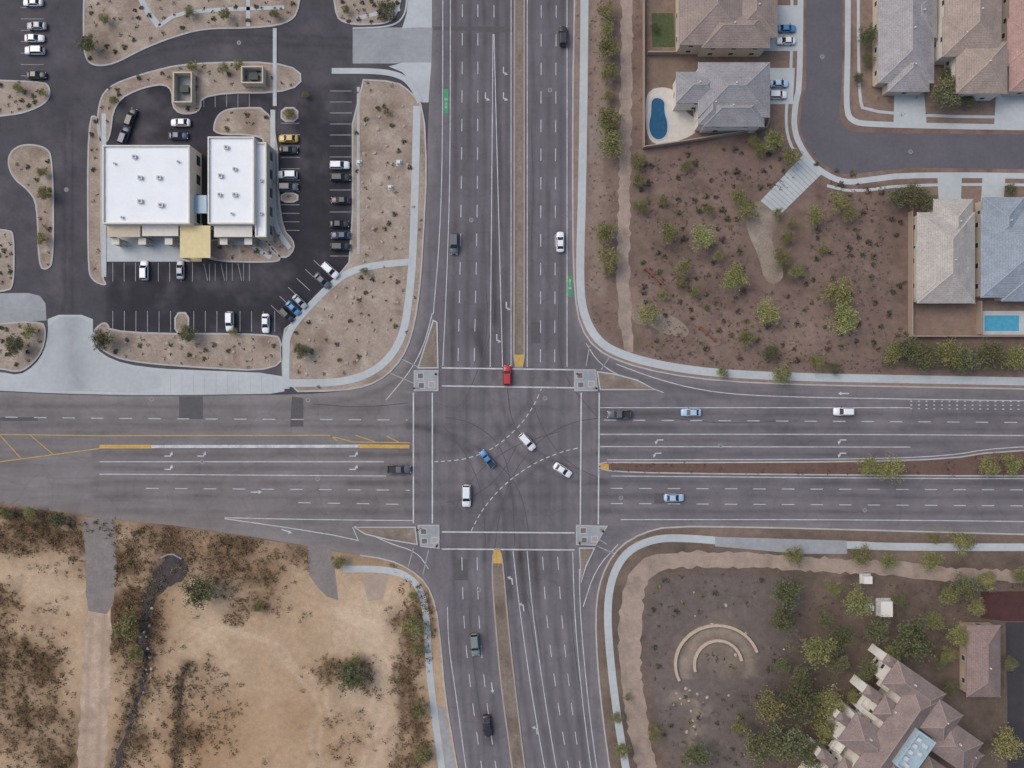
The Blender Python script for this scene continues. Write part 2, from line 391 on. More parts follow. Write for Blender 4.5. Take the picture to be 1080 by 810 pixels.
def swcol(x,y):
    X,Y=warp(x,y,14,50,103)
    b=np.tile(np.array(lin((172,149,123))),(len(x),1))
    b=mixc(b,(185,164,138),(fbm(x,y,70,111,3)-.5)*3)
    b=mixc(b,(156,128,99),(fbm(x,y,55,117,3)-.52)*2.6)
    b=mixc(b,(168,136,102),.5*np.exp(-((X-235)/70)**2-((Y-775)/40)**2))
    b=mixc(b,(189,169,146),.65*np.exp(-((X-385)/38)**4-((Y-700)/80)**4))
    b=mixc(b,(182,162,138),.6*np.exp(-((X-30)/45)**2-((Y-612)/16)**2))
    b=mixc(b,(100,80,62),scrubmask(x,y)*1.0)
    for tr,o_ in (([(335,640),(375,660),(398,700),(395,760),(372,900)],(0,8,15,24)),([(230,660),(290,680),(330,730),(330,800),(310,900)],(0,9)),([(150,560),(60,600),(-40,612)],(0,))):
        for o in o_:
            d=dpoly(X,y,[(p[0]+o,p[1]) for p in tr]); b=mixc(b,(198,179,156),.42*soft(d,2.2,1.2))
    d=dpoly(*warp(x,y,3,9,140),DIT); b=mixc(b,(100,80,64),.75*soft(d,9,2.5))
    d=dpoly(*warp(x,y,4,9,150),DIT2); b=mixc(b,(88,70,56),.8*soft(d,5,1.8))
    b=mixc(b,(74,66,66),.7*np.exp(-(((x-178)/19)**2+((y-603)/17)**2)**2))
    b=mixc(b,(110,92,78),.5*soft(dpoly(x,y,SWK),7,3)*(x<440))
    return b*(1+.2*(fbm(x,y,6,123)-.5))[:,None]
sheet('terrain',SWK+[(-90,900)],0.12,M_DIRT,swcol,step=2.2,skirt=0)
sheet('dirt_track',band([(106,636),(102,700),(98,770),(94,900)],[26,29,30,30],7,1.8),0.126,M_DIRT,lambda x,y: mixc(pathcol((180,160,141))(x,y),(156,135,117),.7*np.maximum(soft(dpoly(x,y,[(98,636),(94,700),(91,770),(87,900)]),1.8,.8),soft(dpoly(x,y,[(111,636),(108,700),(105,770),(101,900)]),1.8,.8))),step=2.2)
M_WASH=simple('wash_gravel_dark',(70,63,64),.95,((.6,.7,1.3),(3,.75,1.25)))
sheet('dry_wash',band([(195,590),(184,600),(168,612),(156,634),(150,662),(156,700),(147,735),(131,780),(119,830),(112,880)],[16,32,20,12,10,8,6,5,5,5],9,2.6),0.127,M_WASH)
sheet('dry_wash',band(DIT2,[3,5,4,3],10,1.4),0.127,simple('wash_soil',(88,71,57),.95,((.6,.75,1.2),(3,.8,1.2))))
ribbon('culvert_headwall',[(170,588),(181,583),(192,589)],1.4,.4,M_CONCD,.1,smooth=1)
ribbon('kerb',NEK,1.5,0.135,M_KERB,0); ribbon('kerb',SEK,1.5,0.135,M_KERB,0); ribbon('kerb',[p for p in SWK if p[0]>370],1.5,0.135,M_KERB,0)
NES=[(617,-90),(616,60),(614,200),(611,300),(616,335),(632,362),(660,376),(705,387),(760,394),(850,398),(960,400),(1170,404)]
ribbon('sidewalk',NES,8.5,0.15,M_CONC,0.1,smooth=2)
ribbon('sidewalk',[(676,900),(660,810),(650,750),(643,690),(640,640),(646,605),(662,580),(690,568),(720,567),(780,572),(845,576),(895,574),(940,577),(1170,577)],8,0.15,M_CONC,0.1,smooth=2)
sheet('pavement',[(754,566),(893,570),(893,584),(842,584),(800,580),(754,576)],0.155,M_CONCD)
ribbon('sidewalk',[(362,600),(400,600),(425,604),(442,618),(450,645),(452,700),(458,750),(466,810),(478,900)],7,0.15,M_CONC,0.1,smooth=2)
sheet('pavement',[(462,745),(468,745),(476,790),(484,830),(498,900),(484,900),(472,820)],0.146,M_CONCD)
sheet('bus_pad',[(620,122),(637,122),(637,167),(622,167)],0.16,simple('bus_pad_concrete',(134,121,112),.9,((1,.88,1.1),)))
def lotcol(x,y):
    b=np.tile(np.array(lin((78,76,81))),(len(x),1))
    X,Y=warp(x,y,3,12,303)
    for poly in ([(290,88),(372,88),(372,345),(290,345)],[(113,275),(320,275),(320,352),(113,352)],[(113,80),(300,85),(300,150),(113,150)],[(200,150),(222,150),(222,240),(200,240)]):  # last polygon: shadow in the gap between the shops, painted into the asphalt colour
        b=mixc(b,(52,51,57),.92*soft(np.where(inside(x,y,poly),-1,1)*dpoly(x,y,poly,True),0,2))
    b=mixc(b,(96,93,96),(fbm(X,Y,30,307)-.5)*2.0)
    for l in ([(72,130),(72,330)],[(110,68),(160,52),(220,40),(300,42),(420,48)],[(332,100),(332,300),(310,322)],[(116,312),(300,312)]):
        for o in (-4,4): b=mixc(b,(56,54,58),np.exp(-(dpoly(X,Y,[(p[0]+o*(l[0][0]==l[1][0]),p[1]+o*(l[0][0]!=l[1][0])) for p in l])/2.2)**2)*.4)
    return b*(1+.28*(fbm(x,y,7,311)-.5))[:,None]
sheet('parking_lot',NWK+[(-90,-90)],0.006,M_LOT,lotcol,step=2.6)
Z1=0.012
sheet('driveway',[(372,30),(400,29),(456,29),(455,66),(410,67),(372,67)],Z1,M_CONCD)
sheet('driveway',[(430,-60),(456,-60),(455.5,29),(438,29),(424,30),(429,14)],.017,M_CONC)
sheet('driveway',[(455,66),(452,108),(442,108),(440,98),(434,86),(424,76),(410,70),(425,66)],.017,M_CONC)
ribbon('kerb',[(430,-60),(430,4),(424,22),(408,29),(372,30)],1.6,.13,M_CONC,0,smooth=2)
ribbon('sidewalk',[(350,75),(400,75),(424,80),(436,92),(443,108)],6,.13,M_CONC,0,smooth=2)
sheet('driveway',[(-90,310),(30,309),(42,312),(48,320),(49,338),(-90,345)],Z1,M_CONCD)
apr=chaikin([(-90,390),(0,392),(20,396),(36,386),(47,370),(51,350),(50,332),(98,332),(98,350),(98,362),(108,374),(132,384),(170,389),(200,390),(298,394),(300,406),(300,415),(240,416),(150,417),(110,416),(60,415),(0,412),(-90,409)],1,True)
sheet('pavement',apr,0.016,M_CONC)
def apcol(x,y):
    b=np.tile(np.array(lin((172,178,180))),(len(x),1)); b=mixc(b,(140,143,146),.75*soft(dpoly(*warp(x,y,3,12,801),[(74,335),(76,372),(84,412)]),8,5)); return b*(1+.12*(fbm(x,y,8,805)-.5))[:,None]
M_CP=paintmat('concrete_stained',[(0.12,0.94,1.06),(1.0,0.94,1.05),(6,.96,1.04)])
sheet('pavement',chaikin([(52,334),(96,334),(96,364),(108,378),(134,388),(170,393),(170,414),(60,412),(20,409),(24,400),(40,388),(50,372)],1,True),.021,M_CP,apcol,step=2.5)
V=[];F=[]
for x in range(180,300,12): ribbon_geo([(x,393+(x-150)*.03),(x,415)],.35,.024,None,False,V,F)
struct(mesh_obj('pavement_joint',V,F,M_CONCD))
def gcol(x,y):
    b=np.tile(np.array(lin((154,141,128))),(len(x),1))
    b=mixc(b,(132,117,104),(fbm(x,y,20,401)-.45)*3); b=mixc(b,(174,163,150),(fbm(x,y,12,407)-.55)*3)
    return b*(1+.28*(fbm(x,y,5,411)-.5))[:,None]
ISL=[
 [(90,-60),(318,-60),(317,10),(303,26),(260,30),(215,30),(180,40),(150,52),(120,68),(100,70),(90,62),(88,35)],
 [(352,-60),(424,-60),(424,2),(414,22),(400,26),(365,26),(352,15)],
 [(372,84),(418,86),(434,98),(447,114),(450,180),(447,240),(444,290),(440,325),(434,355),(424,378),(408,396),(388,407),(360,412),(299,413),(297,350),(312,338),(330,318),(358,290),(372,272)],
 [(112,92),(150,78),(200,66),(316,66),(318,98),(212,98),(212,120),(182,120),(182,88),(150,92),(120,108),(116,150),(104,150),(103,115)],
 [(93,124),(104,122),(107,150),(107,292),(114,302),(97,296),(93,280)],
 [(8,170),(14,157),(28,152),(48,155),(56,166),(57,275),(50,285),(41,281),(40,215),(30,200),(14,188)],
 [(-60,84),(45,86),(53,92),(52,105),(40,114),(15,122),(-60,126)],
 [(-60,240),(10,242),(15,248),(15,300),(8,308),(-60,308)],
 [(226,130),(232,119),(246,114),(292,114),(294,238),(314,258),(300,276),(278,256),(282,150),(270,142),(226,142)],
 [(297,114),(314,114),(314,128),(297,128)],
 [(297,204),(314,204),(314,213),(297,213)],
 [(185,330),(199,330),(199,352),(185,352)],
 [(212,252),(280,252),(298,272),(290,277),(212,275)],
 [(99,348),(112,338),(118,352),(290,352),(297,360),(297,392),(200,387),(134,381),(112,372),(99,360)],
 [(-60,348),(44,337),(49,350),(45,370),(34,384),(20,393),(0,388),(-60,386)],
]
for i,p in enumerate(ISL):
    q=chaikin(p,2,True) if len(p)>4 else chaikin(p,1,True)
    if i==2: q=chaikin(p,1,True)
    sheet('landscape_bed',q,0.12,M_GRAV,gcol,step=4,skirt=0)
    ribbon('kerb',q,1.7,0.15,M_KERB,0,closed=True)
def walk(pts,w,m=M_CONC,z=0.16): ribbon('walkway',pts,w,z,m,0.01,smooth=2)
walk([(302,410),(302,372),(303,352),(320,330),(345,304),(368,286),(400,279),(436,276)],7)
walk([(300,404),(350,404),(378,399),(400,388),(416,371),(426,350),(431,320),(435,280),(437,230),(439,150),(440,112)],8,z=0.17)
walk([(290,30),(290,60),(290,112)],4,z=.165); walk([(288,116),(288,200),(290,240),(306,262)],5)
walk([(110,120),(110,292)],5); walk([(128,-60),(150,5),(168,28)],6); walk([(168,28),(190,12),(300,8)],4)
walk([(376,20),(400,14),(422,10)],4); walk([(378,92),(378,268)],3,M_KERB); walk([(262,0),(262,28)],4)
sheet('pavement',[(113,250),(212,250),(212,276),(113,276)],0.15,M_CONC,skirt=0)
sheet('pavement',[(199,236),(214,236),(213,276),(199,276)],0.155,simple('cream_paving',(206,190,150),.9,((1,.9,1.05),)))
ribbon('walkway',[(230,256),(262,256),(286,272)],5,.16,M_CONC,.1)
sheet('street',chaikin([(850,-90),(888,-90),(888,0),(888,95),(884,120),(890,136),(905,140),(960,141),(1170,143)],1)+[(1170,180),(960,177),(905,183),(885,184),(866,172),(850,155),(843,133),(846,108),(850,88),(850,0)],0.13,M_STREET)
ribbon('sidewalk',[(844,-90),(844,88),(838,112),(837,140),(850,165),(866,182),(890,193),(915,190),(960,184),(1170,187)],6,0.15,M_CONC,.1,smooth=2)
ribbon('sidewalk',[(894,-90),(894,60),(892,110),(896,128),(920,132),(1170,136)],6,0.15,M_CONC,.1,smooth=2)
ribbon('sidewalk',[(835,-90),(835,80),(829,108),(829,144),(843,170),(860,190)],3,0.155,M_CONC,.1,smooth=2)
ribbon('sidewalk',[(905,-60),(905,100),(912,122),(1170,125)],3,0.152,M_CONC,.1,smooth=2)
ribbon('sidewalk',[(872,196),(900,203),(960,194),(1170,196)],3,0.152,M_CONC,.1,smooth=2)
for q in ([(943,95),(974,95),(977,132),(942,132)],[(1050,97),(1084,97),(1086,134),(1048,134)],[(988,184),(1014,184),(1013,216),(990,216)],[(1036,186),(1060,186),(1058,212),(1034,212)],[(803,6),(842,6),(842,54),(803,54)],[(803,72),(838,72),(836,110),(803,110)],[(1100,98),(1126,98),(1126,132),(1100,132)]):
    sheet('driveway',q,0.158,M_CONC)
sheet('path',[(802,212),(846,164),(866,184),(821,228)],0.16,M_CONC)
V=[];F=[]
for k in range(1,14):
    t=k/14; a=(802+44*t,212-48*t); b=(821+45*t,228-44*t); ribbon_geo([a,b],.6,.166,None,False,V,F)
struct(mesh_obj('path_joint',V,F,simple('joint_dark',(140,141,142),.9)))
sheet('path',[(783,216),(804,210),(820,222),(822,236),(812,250),(820,272),(828,290),(818,301),(806,296),(800,270),(788,245)],0.126,M_GRAV,lambda x,y:gcol(x,y)*.8,step=4,smooth=2)
sheet('path',[(664,322),(680,332),(705,330),(728,346),(724,357),(700,352),(685,343),(668,342)],0.132,M_GRAV,lambda x,y:gcol(x,y)*.8,step=4,smooth=2)
sheet('lawn',[(687,14),(710,14),(712,50),(688,50)],0.128,simple('grass',(76,86,58),.95,((2,.7,1.2),(8,.8,1.2))))
sheet('patio',chaikin([(682,96),(700,91),(716,98),(722,118),(738,128),(734,142),(706,152),(684,152),(680,120)],2,True),0.13,simple('patio_deck',(196,191,184),.9,((.8,.88,1.05),)))
sheet('patio',[(1036,328),(1090,328),(1090,353),(1036,353)],0.13,M_CONC)
M_POOL=simple('pool_water_deep',(34,84,116),.05,((1.2,.8,1.15),),spec=.6); M_POOL2=simple('pool_water',(78,156,184),.05,((1.2,.85,1.1),),spec=.6)
pl=chaikin([(686,105),(694,102),(702,107),(701,118),(705,130),(704,143),(696,149),(687,146),(683,134),(686,120)],2,True)
sheet('pool_water',pl,0.14,M_POOL); ribbon('pool_coping',pl,1.6,.2,M_CONC,.12,closed=True)
pl=[(1037,332),(1075,332),(1075,350),(1037,350)]
sheet('pool_water',pl,0.14,M_POOL2); ribbon('pool_coping',pl,1.6,.2,M_CONC,.12,closed=True)
sheet('street',[(1060,656),(1170,656),(1170,900),(1062,900),(1062,740)],0.13,simple('asphalt_dark',(62,59,62),.9,((.5,.85,1.1),(5,.9,1.1))))
sheet('pavement',[(1034,624),(1170,622),(1170,655),(1060,655),(1034,652)],0.132,simple('paving_dark_red',(78,50,48),.9,((.5,.8,1.15),(4,.85,1.1))))
MST=simple('gravel_stub',(130,123,120),.95,((.3,.85,1.1),(1.5,.88,1.1),(5,.88,1.1)))
sheet('path',band([(104,546),(106,570),(107,600),(106,630),(103,646)],[35,33,33,30,20],21,.8),0.131,MST)
sheet('path',[(324,574),(350,579),(354,606),(357,633),(345,629),(334,618),(326,606)],0.126,MST)
sheet('path',[(382,606),(410,606),(404,632),(388,634)],0.124,simple('gravel_pale',(164,148,133),.95,((.5,.88,1.1),(5,.85,1.1))))
mn=[(543,-90),(553,-90),(553,376),(551,387),(544,387),(542,376)]
sheet('median',mn,0.12,M_GRAV,lambda x,y:gcol(x,y)*.66,step=4,skirt=0); ribbon('kerb',mn,1.5,.15,M_KERBT,0,closed=True)
ms=chaikin([(520,579),(528,579),(531,600),(536,660),(545,740),(556,830),(566,900),(552,900),(539,800),(528,720),(522,650),(519,610)],1,True)
sheet('median',ms,0.12,M_GRAV,lambda x,y:gcol(x,y)*.62,step=4,skirt=0); ribbon('kerb',ms,1.5,.15,M_KERBT,0,closed=True)
mee=chaikin([(632,489),(640,487.5),(700,488),(900,487),(1000,484),(1050,476),(1170,472),(1170,501),(1050,502),(900,501),(700,499),(645,497),(632,494)],1,True)
sheet('median',mee,0.12,M_DIRT,lambda x,y:mixc(gcol(x,y)*.4,(106,84,76),np.full(len(x),.85)),step=4,skirt=0); ribbon('kerb',mee,1.4,.15,M_KERB,0,closed=True)
for q in ([(542.5,374),(552.5,374),(551.5,386),(544,386)],[(520.5,580),(527.5,580),(529.5,594),(520.5,594)],[(633,489.5),(642,489),(642,496),(633,493.5)]):
    sheet('median_nose',q,0.157,M_YEL,skirt=.0)
V=[];F=[];ribbon_geo([(105,471),(160,471)],4,.12,0,False,V,F);ribbon_geo([(378,470.5),(432,471)],4,.12,0,False,V,F);struct(mesh_obj('median_kerb',V,F,M_YEL))
V=[];F=[];ribbon_geo([(160,471),(378,470.5)],3.2,.118,0,False,V,F);struct(mesh_obj('median_kerb',V,F,M_WHITE))
M_RAMP=simple('ramp_panel',(112,104,100),.9)
for con,dirt in (([(437,391),(462,391),(462,412),(437,412)],[(457,338),(461,340),(462,388),(441,388),(448,366)]),
                 ([(606,390),(628,390),(630,412),(606,412)],[(630,392),(650,395),(672,401),(691,411),(633,411)]),
                 ([(608,554),(640,555),(628,575),(608,574)],[(611,578),(627,578),(618,597),(613,614)]),
                 ([(441,554),(463,554),(463,578),(444,576)],[(374,556),(438,556),(440,574),(410,569),(385,563)])):
    sheet('traffic_island',con,0.14,M_CONCD,skirt=0); ribbon('kerb',con,1.2,.16,M_KERB,0,closed=True)
    cx=sum(p[0] for p in con)/4; cy=sum(p[1] for p in con)/4
    for dx,dy in ((-6,-5),(6,4),(-5,5)):
        q=[(cx+dx-3.2,cy+dy-3),(cx+dx+3.2,cy+dy-3),(cx+dx+3.2,cy+dy+3),(cx+dx-3.2,cy+dy+3)]
        sheet('kerb_ramp',q,0.148,M_RAMP if dx<0 else M_KERBT); ribbon('kerb',q,.8,.17,M_CONC,.1,closed=True)
    sheet('traffic_island',dirt,0.13,M_GRAV,lambda x,y:gcol(x,y)*.66,step=4,skirt=0); ribbon('kerb',dirt,1.3,.15,M_CONC,0,closed=True)

# ------------------------------------------------------------- markings
ZM=0.03
def line(pts,w=1.0,m=M_WHITE,z=ZM,sm=2,name='lane_line'):
    ribbon(name,pts,w,z,m,smooth=sm)
SOL=[[(467,-90),(467,150),(464,250),(457,331)],[(475,-90),(475,180),(471,300),(467,386)],[(520,36),(517,387)],[(521,36),(530,387)],[(598,-90),(598,250),(598,387)],
 [(105,487),(405,487)],[(105,500),(407,502)],[(237,546),(330,548),(435,549)],[(633,430),(960,430)],[(633,458),(900,458),(1170,460)],[(633,471),(960,471.5)],
 [(650,384),(690,399),(740,412),(800,418),(960,421),(1170,424)],[(655,548),(900,548),(1170,551)],[(640,485),(900,484.5),(1000,481),(1050,472),(1170,468)],
 [(645,502),(900,504),(1050,505),(1170,504)],
 [(472,640),(473,680),(482,740),(494,830),(506,900)],[(541,581),(549,650),(562,740),(578,830),(592,900)],[(556,581),(562,650),(575,740),(590,830),(604,900)],
 [(604,582),(606,650),(614,740),(626,830),(638,900)],[(611,600),(612,650),(620,740),(632,830),(644,900)],[(556,-90),(556,387)],[(539,-90),(539,387)]]
for s in SOL: line(s,.85)
line([(237,547),(300,556),(350,564),(378,570),(372,556)],.9,sm=0)
for s in ([(456,330),(448,362),(434,390),(407,422)],[(618,362),(632,384),(660,400),(700,414)],[(652,574),(628,600),(615,640)],[(374,555),(410,573),(440,582),(452,600)]): line(s,.9)
DL=[[(488,-90),(487,200),(483,388)],[(504,-90),(504,200),(500,388)],[(521,-90),(521,30)],[(571,-90),(570,388)],[(587,-90),(585,388)],
    [(-90,438),(60,441),(430,443)],[(150,515),(432,517)],[(310,530),(432,532)],[(633,443),(1170,446)],[(640,515),(1170,517)],[(640,531),(1170,534)],
    [(487,583),(489,660),(498,740),(511,830),(524,900)],[(503,583),(505,660),(513,740),(526,830),(540,900)],[(572,583),(576,650),(588,740),(603,830),(616,900)],[(588,583),(592,650),(602,740),(615,830),(628,900)]]
dashes('lane_line',DL,13,17,.8,ZM,M_WHITE,phase=4)
dashes('lane_line',[[(960,y),(1170,y+1)] for y in (423,427,431)],2,6,1,ZM,M_WHITE)
dashes('guide_line',[[(458,487),(490,485),(520,474),(548,450),(563,428),(571,410)],[(497,560),(508,538),(530,512),(560,490),(590,477),(612,472)]],4,3,.9,ZM,M_WHITE)
for a,b in (((436,414),(436,552)),((456,414),(456,552)),((613,414),(612,553)),((632,414),(631,553)),((466,388),(606,390)),((466,407),(606,409)),((466,561),(606,562)),((466,579),(606,580))):
    line([a,b],1.4,name='crosswalk_line',sm=0)
for a,b in (((408,392),(436,404)),((418,376),(441,387)),((622,364),(618,386)),((643,376),(634,390)),((640,574),(612,556)),((648,584),(630,576)),((430,600),(436,578)),((446,606),(452,580))):
    line([a,b],1.0,M_WFAINT,name='crosswalk_line',sm=0)
for s in ([(-90,457),(105,459.5),(345,459)],[(-90,502),(0,487),(60,479),(105,473)],[(0,459),(22,483)],[(32,459),(56,479)],[(-40,459),(-12,484)],[(345,459),(372,466),(432,467)],[(348,459),(356,465)],[(375,459),(396,466)],[(408,460),(420,466)]):
    line(s,.9,M_YEL,sm=0)
def arrow(px,py,ang,kind='left',s=1.0):
    V=[];F=[]
    if kind=='straight': polys=[[(-6,-.5),(-6,.5),(3,.5),(3,-.5)],[(3,-1.6),(3,1.6),(7,0)]]
    else: polys=[[(-5,-.5),(-5,.5),(1.4,.5),(2.4,-.5)],[(1.4,.4),(2.4,-.5),(3.4,1.4),(2.4,1.7)],[(1.0,1.4),(5.0,1.0),(4.0,4.2)]]
    ca,sa=math.cos(math.radians(ang)),math.sin(math.radians(ang))
    wx,wy,_=W(px,py)
    for p in polys:
        k=len(V)
        for x,y in p: x*=.2*s;y*=.2*s*1.3; V.append((wx+x*ca-y*sa,wy+x*sa+y*ca,ZM+.004))
        F.append(list(range(k,k+len(p))))
    struct(mesh_obj('turn_arrow',V,F,M_WHITE))
for x,y in ((178,481),(178,495),(373,481),(373,495),(213,481)): arrow(x,y,0,'left')
for x,y in ((531,75),(531,102),(534,323),(524,357),(512,102)): arrow(x,y,-90,'left')
for x,y in ((695,464),(888,464),(693,478),(888,478)): arrow(x,y,180,'left')
arrow(890,415,180,'straight')
for x,y in ((552,640),(540,612),(566,770)): arrow(x,y,97,'left')
arrow(302,560,-20,'straight'); arrow(270,519,0,'straight')
arrow(519,725,-82,'straight')
for (x,y,w,h,a) in ((470.5,107,5,26,-90),(601,302,4.5,22,90)):
    sheet('bike_lane_marking',[(x-w/2,y-h/2),(x+w/2,y-h/2),(x+w/2,y+h/2),(x-w/2,y+h/2)],ZM+.004,M_GREEN)
    V=[];F=[]
    def ring(cx,cy,r):
        pts=[(cx+r*math.cos(t*math.pi/5),cy+r*math.sin(t*math.pi/5)) for t in range(10)]; ribbon_geo(pts,.35,ZM+.01,None,True,V,F)
    sg=1 if a<0 else -1
    ring(x-.9,y-2*sg,.8); ring(x+.9,y-2*sg,.8); ribbon_geo([(x-.9,y-2*sg),(x,y-3.2*sg),(x+.9,y-2*sg)],.3,ZM+.014,None,False,V,F)
    ribbon_geo([(x,y+1*sg),(x,y+6*sg)],.5,ZM+.01,None,False,V,F); ribbon_geo([(x-1.2,y+5*sg),(x,y+7.5*sg),(x+1.2,y+5*sg)],.5,ZM+.014,None,False,V,F)
    struct(mesh_obj('bike_symbol',V,F,M_WHITE))
for q in ([(189,418),(214,418),(214,442),(189,442)],[(308,418),(320,420),(320,450),(306,450)],[(505,28),(541,28),(541,34),(505,34)],[(457,28),(505,28),(505,32),(457,32)],[(0,440),(40,440),(40,444),(0,444)],[(690,520),(701,520),(701,531),(690,531)],[(478,590),(494,590),(494,612),(479,612)],[(560,340),(570,340),(570,362),(560,362)]):
    sheet('road_patch',q,.008,M_PATCH)
TM=[[(512,300),(515,330),(511,372),(500,400),(488,430)],[(520,180),(523,250),(522,330),(510,380)],[(468,450),(490,475),(510,520),(512,575)],[(560,420),(575,460),(600,490),(640,508)],
    [(478,540),(500,500),(540,470),(590,455)],[(590,300),(588,360),(595,400),(630,440)],[(560,600),(556,540),(540,500),(500,470)],[(528,130),(526,200),(531,260)],[(545,590),(552,620),(565,650),(572,700)],
    [(640,440),(600,445),(560,470),(530,520),(520,590)],[(700,440),(760,447),(830,444)],[(560,130),(563,200),(560,260)],[(495,640),(499,700),(508,760)],[(602,640),(606,690),(616,750)],[(430,425),(380,430),(330,426)],[(545,470),(530,500),(500,525),(470,530)],
    [(535,410),(540,450),(570,480),(612,496)],[(470,440),(500,446),(530,470),(541,520),(543,575)],[(550,600),(556,640),(566,690)]]
V=[];F=[]
for i,t in enumerate(TM):
    p=chaikin(t,3); ribbon_geo(p,.85,.009+.0009*i,None,False,V,F)
struct(mesh_obj('tyre_mark',V,F,M_TYRE_MARK))
V=[];F=[]
for k in range(16): y=96+k*11.6; ribbon_geo([(348,y),(371,y)],.6,ZM,None,False,V,F)
for k in range(7): y=130+k*12; ribbon_geo([(296,y),(316,y)],.6,ZM,None,False,V,F)
for k in range(4): y=216+k*9; ribbon_geo([(296,y),(316,y)],.6,ZM,None,False,V,F)
for k in range(15):
    x=119+k*12.2
    if not 183<x<201: ribbon_geo([(x,328),(x,350)],.6,ZM,None,False,V,F)
for k in range(8): x=119+k*12; ribbon_geo([(x,277),(x,297)],.6,ZM,None,False,V,F)
for k in range(9): x=215+k*6; ribbon_geo([(x,278),(x+(0 if k%3 else 4),296)],.5,ZM,None,False,V,F)
for k in range(6): x=300+k*9; y=335-k*9.5; ribbon_geo([(x,y),(x-14,y-13)],.6,ZM,None,False,V,F)
for k in range(9): y=8+k*12; ribbon_geo([(22,y),(46,y)],.6,ZM,None,False,V,F)
for k in range(5): x=215+k*12; ribbon_geo([(x,99),(x,113)],.5,ZM,None,False,V,F)
struct(mesh_obj('parking_line',V,F,M_WFAINT))
def cyl(bm,r,z0,z1,x=0,y=0,n=16,r2=None,mi=0):
    r2=r if r2 is None else r2
    a=[bm.verts.new((x+r*math.cos(2*math.pi*i/n),y+r*math.sin(2*math.pi*i/n),z0)) for i in range(n)]
    b=[bm.verts.new((x+r2*math.cos(2*math.pi*i/n),y+r2*math.sin(2*math.pi*i/n),z1)) for i in range(n)]
    for i in range(n):
        f=bm.faces.new((a[i],a[(i+1)%n],b[(i+1)%n],b[i])); f.material_index=mi
    bm.faces.new(b).material_index=mi; bm.faces.new(a[::-1]).material_index=mi
def bx(bm,x0,x1,y0,y1,z0,z1,mi=0):
    v=[bm.verts.new(p) for p in ((x0,y0,z0),(x1,y0,z0),(x1,y1,z0),(x0,y1,z0),(x0,y0,z1),(x1,y0,z1),(x1,y1,z1),(x0,y1,z1))]
    for f in ((3,2,1,0),(4,5,6,7),(0,1,5,4),(1,2,6,5),(2,3,7,6),(3,0,4,7)):
        bm.faces.new([v[i] for i in f]).material_index=mi
def mk(name,fn,mats):
    bm=bmesh.new(); fn(bm); me=bpy.data.meshes.new(name); bm.to_mesh(me); bm.free()
    for m in (mats if isinstance(mats,(list,tuple)) else [mats]): me.materials.append(m)
    return me
mh=mk('manhole_cover',lambda bm:(cyl(bm,.5,0,.012,n=20,mi=0),cyl(bm,.38,.012,.02,n=20,mi=1)),[M_WFAINT,M_HVACD])
for x,y in ((160,421),(213,487),(335,505),(325,422),(655,525),(497,232),(575,420),(505,622),(760,470),(912,538),(580,95),(867,60),(960,160),(252,45),(70,200)):
    o=link('manhole_cover',mh); wx,wy,_=W(x,y); o.location=(wx,wy,.012 if not(840<x and y<200) else .135); thing(o,'round metal manhole cover with pale concrete collar in the asphalt','manhole cover','manhole covers in the road')

# ------------------------------------------------------------- vegetation
def quads(centers,size,cols,r):
    n=len(centers); a=r.normal(size=(n,3)); a/=np.linalg.norm(a,axis=1)[:,None]
    b=r.normal(size=(n,3)); b=np.cross(a,b); b/=np.linalg.norm(b,axis=1)[:,None]
    s=(size*(.6+.8*r.random(n)))[:,None]; 
    V=np.stack([centers-a*s-b*s*.45,centers+a*s*.3-b*s*.6,centers+a*s+b*s*.3,centers-a*s*.2+b*s*.6],1).reshape(-1,3)
    F=np.arange(4*n).reshape(n,4); C=np.repeat(cols,4,axis=0)
    return V,F,C
def leafmesh(name,V,F,C,mat):
    me=bpy.data.meshes.new(name); me.from_pydata(V.tolist(),[],F.tolist()); me.materials.append(mat); setcol(me,C); me.update(); return me
def crown(seed,mat,nl=1500,flat=.5):
    r=np.random.default_rng(seed); cs=[];cc=[]
    nc=58; ph=r.random()*6.28
    for k in range(nc):
        t=r.random()*6.283; lobes=.84+.16*math.sin(3*t+ph)+.08*math.sin(5*t+2*ph)
        rad=(r.random()**.6)*.88*lobes; z=(r.random()-.35)*flat*(1.25-rad)
        n=int(nl/nc*(.4+1.2*r.random())); sg=.10+.09*r.random()
        p=r.normal(size=(n,3))*sg+np.array([rad*math.cos(t),rad*math.sin(t),z]); p[:,2]=p[:,2]*.65
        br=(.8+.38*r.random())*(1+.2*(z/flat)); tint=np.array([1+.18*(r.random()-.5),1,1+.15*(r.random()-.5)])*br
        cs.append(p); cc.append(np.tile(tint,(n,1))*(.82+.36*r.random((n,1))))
    c=np.concatenate(cs); col=np.concatenate(cc)
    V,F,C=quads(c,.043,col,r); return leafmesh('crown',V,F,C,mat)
CR={k:[crown(s+10*i,M_LEAF[k],2900 if k=='mesq' else 2300 if k=='olive' else 2000) for i,s in enumerate((1,2,3,4,5))] for k in ('palo','mesq','olive')}
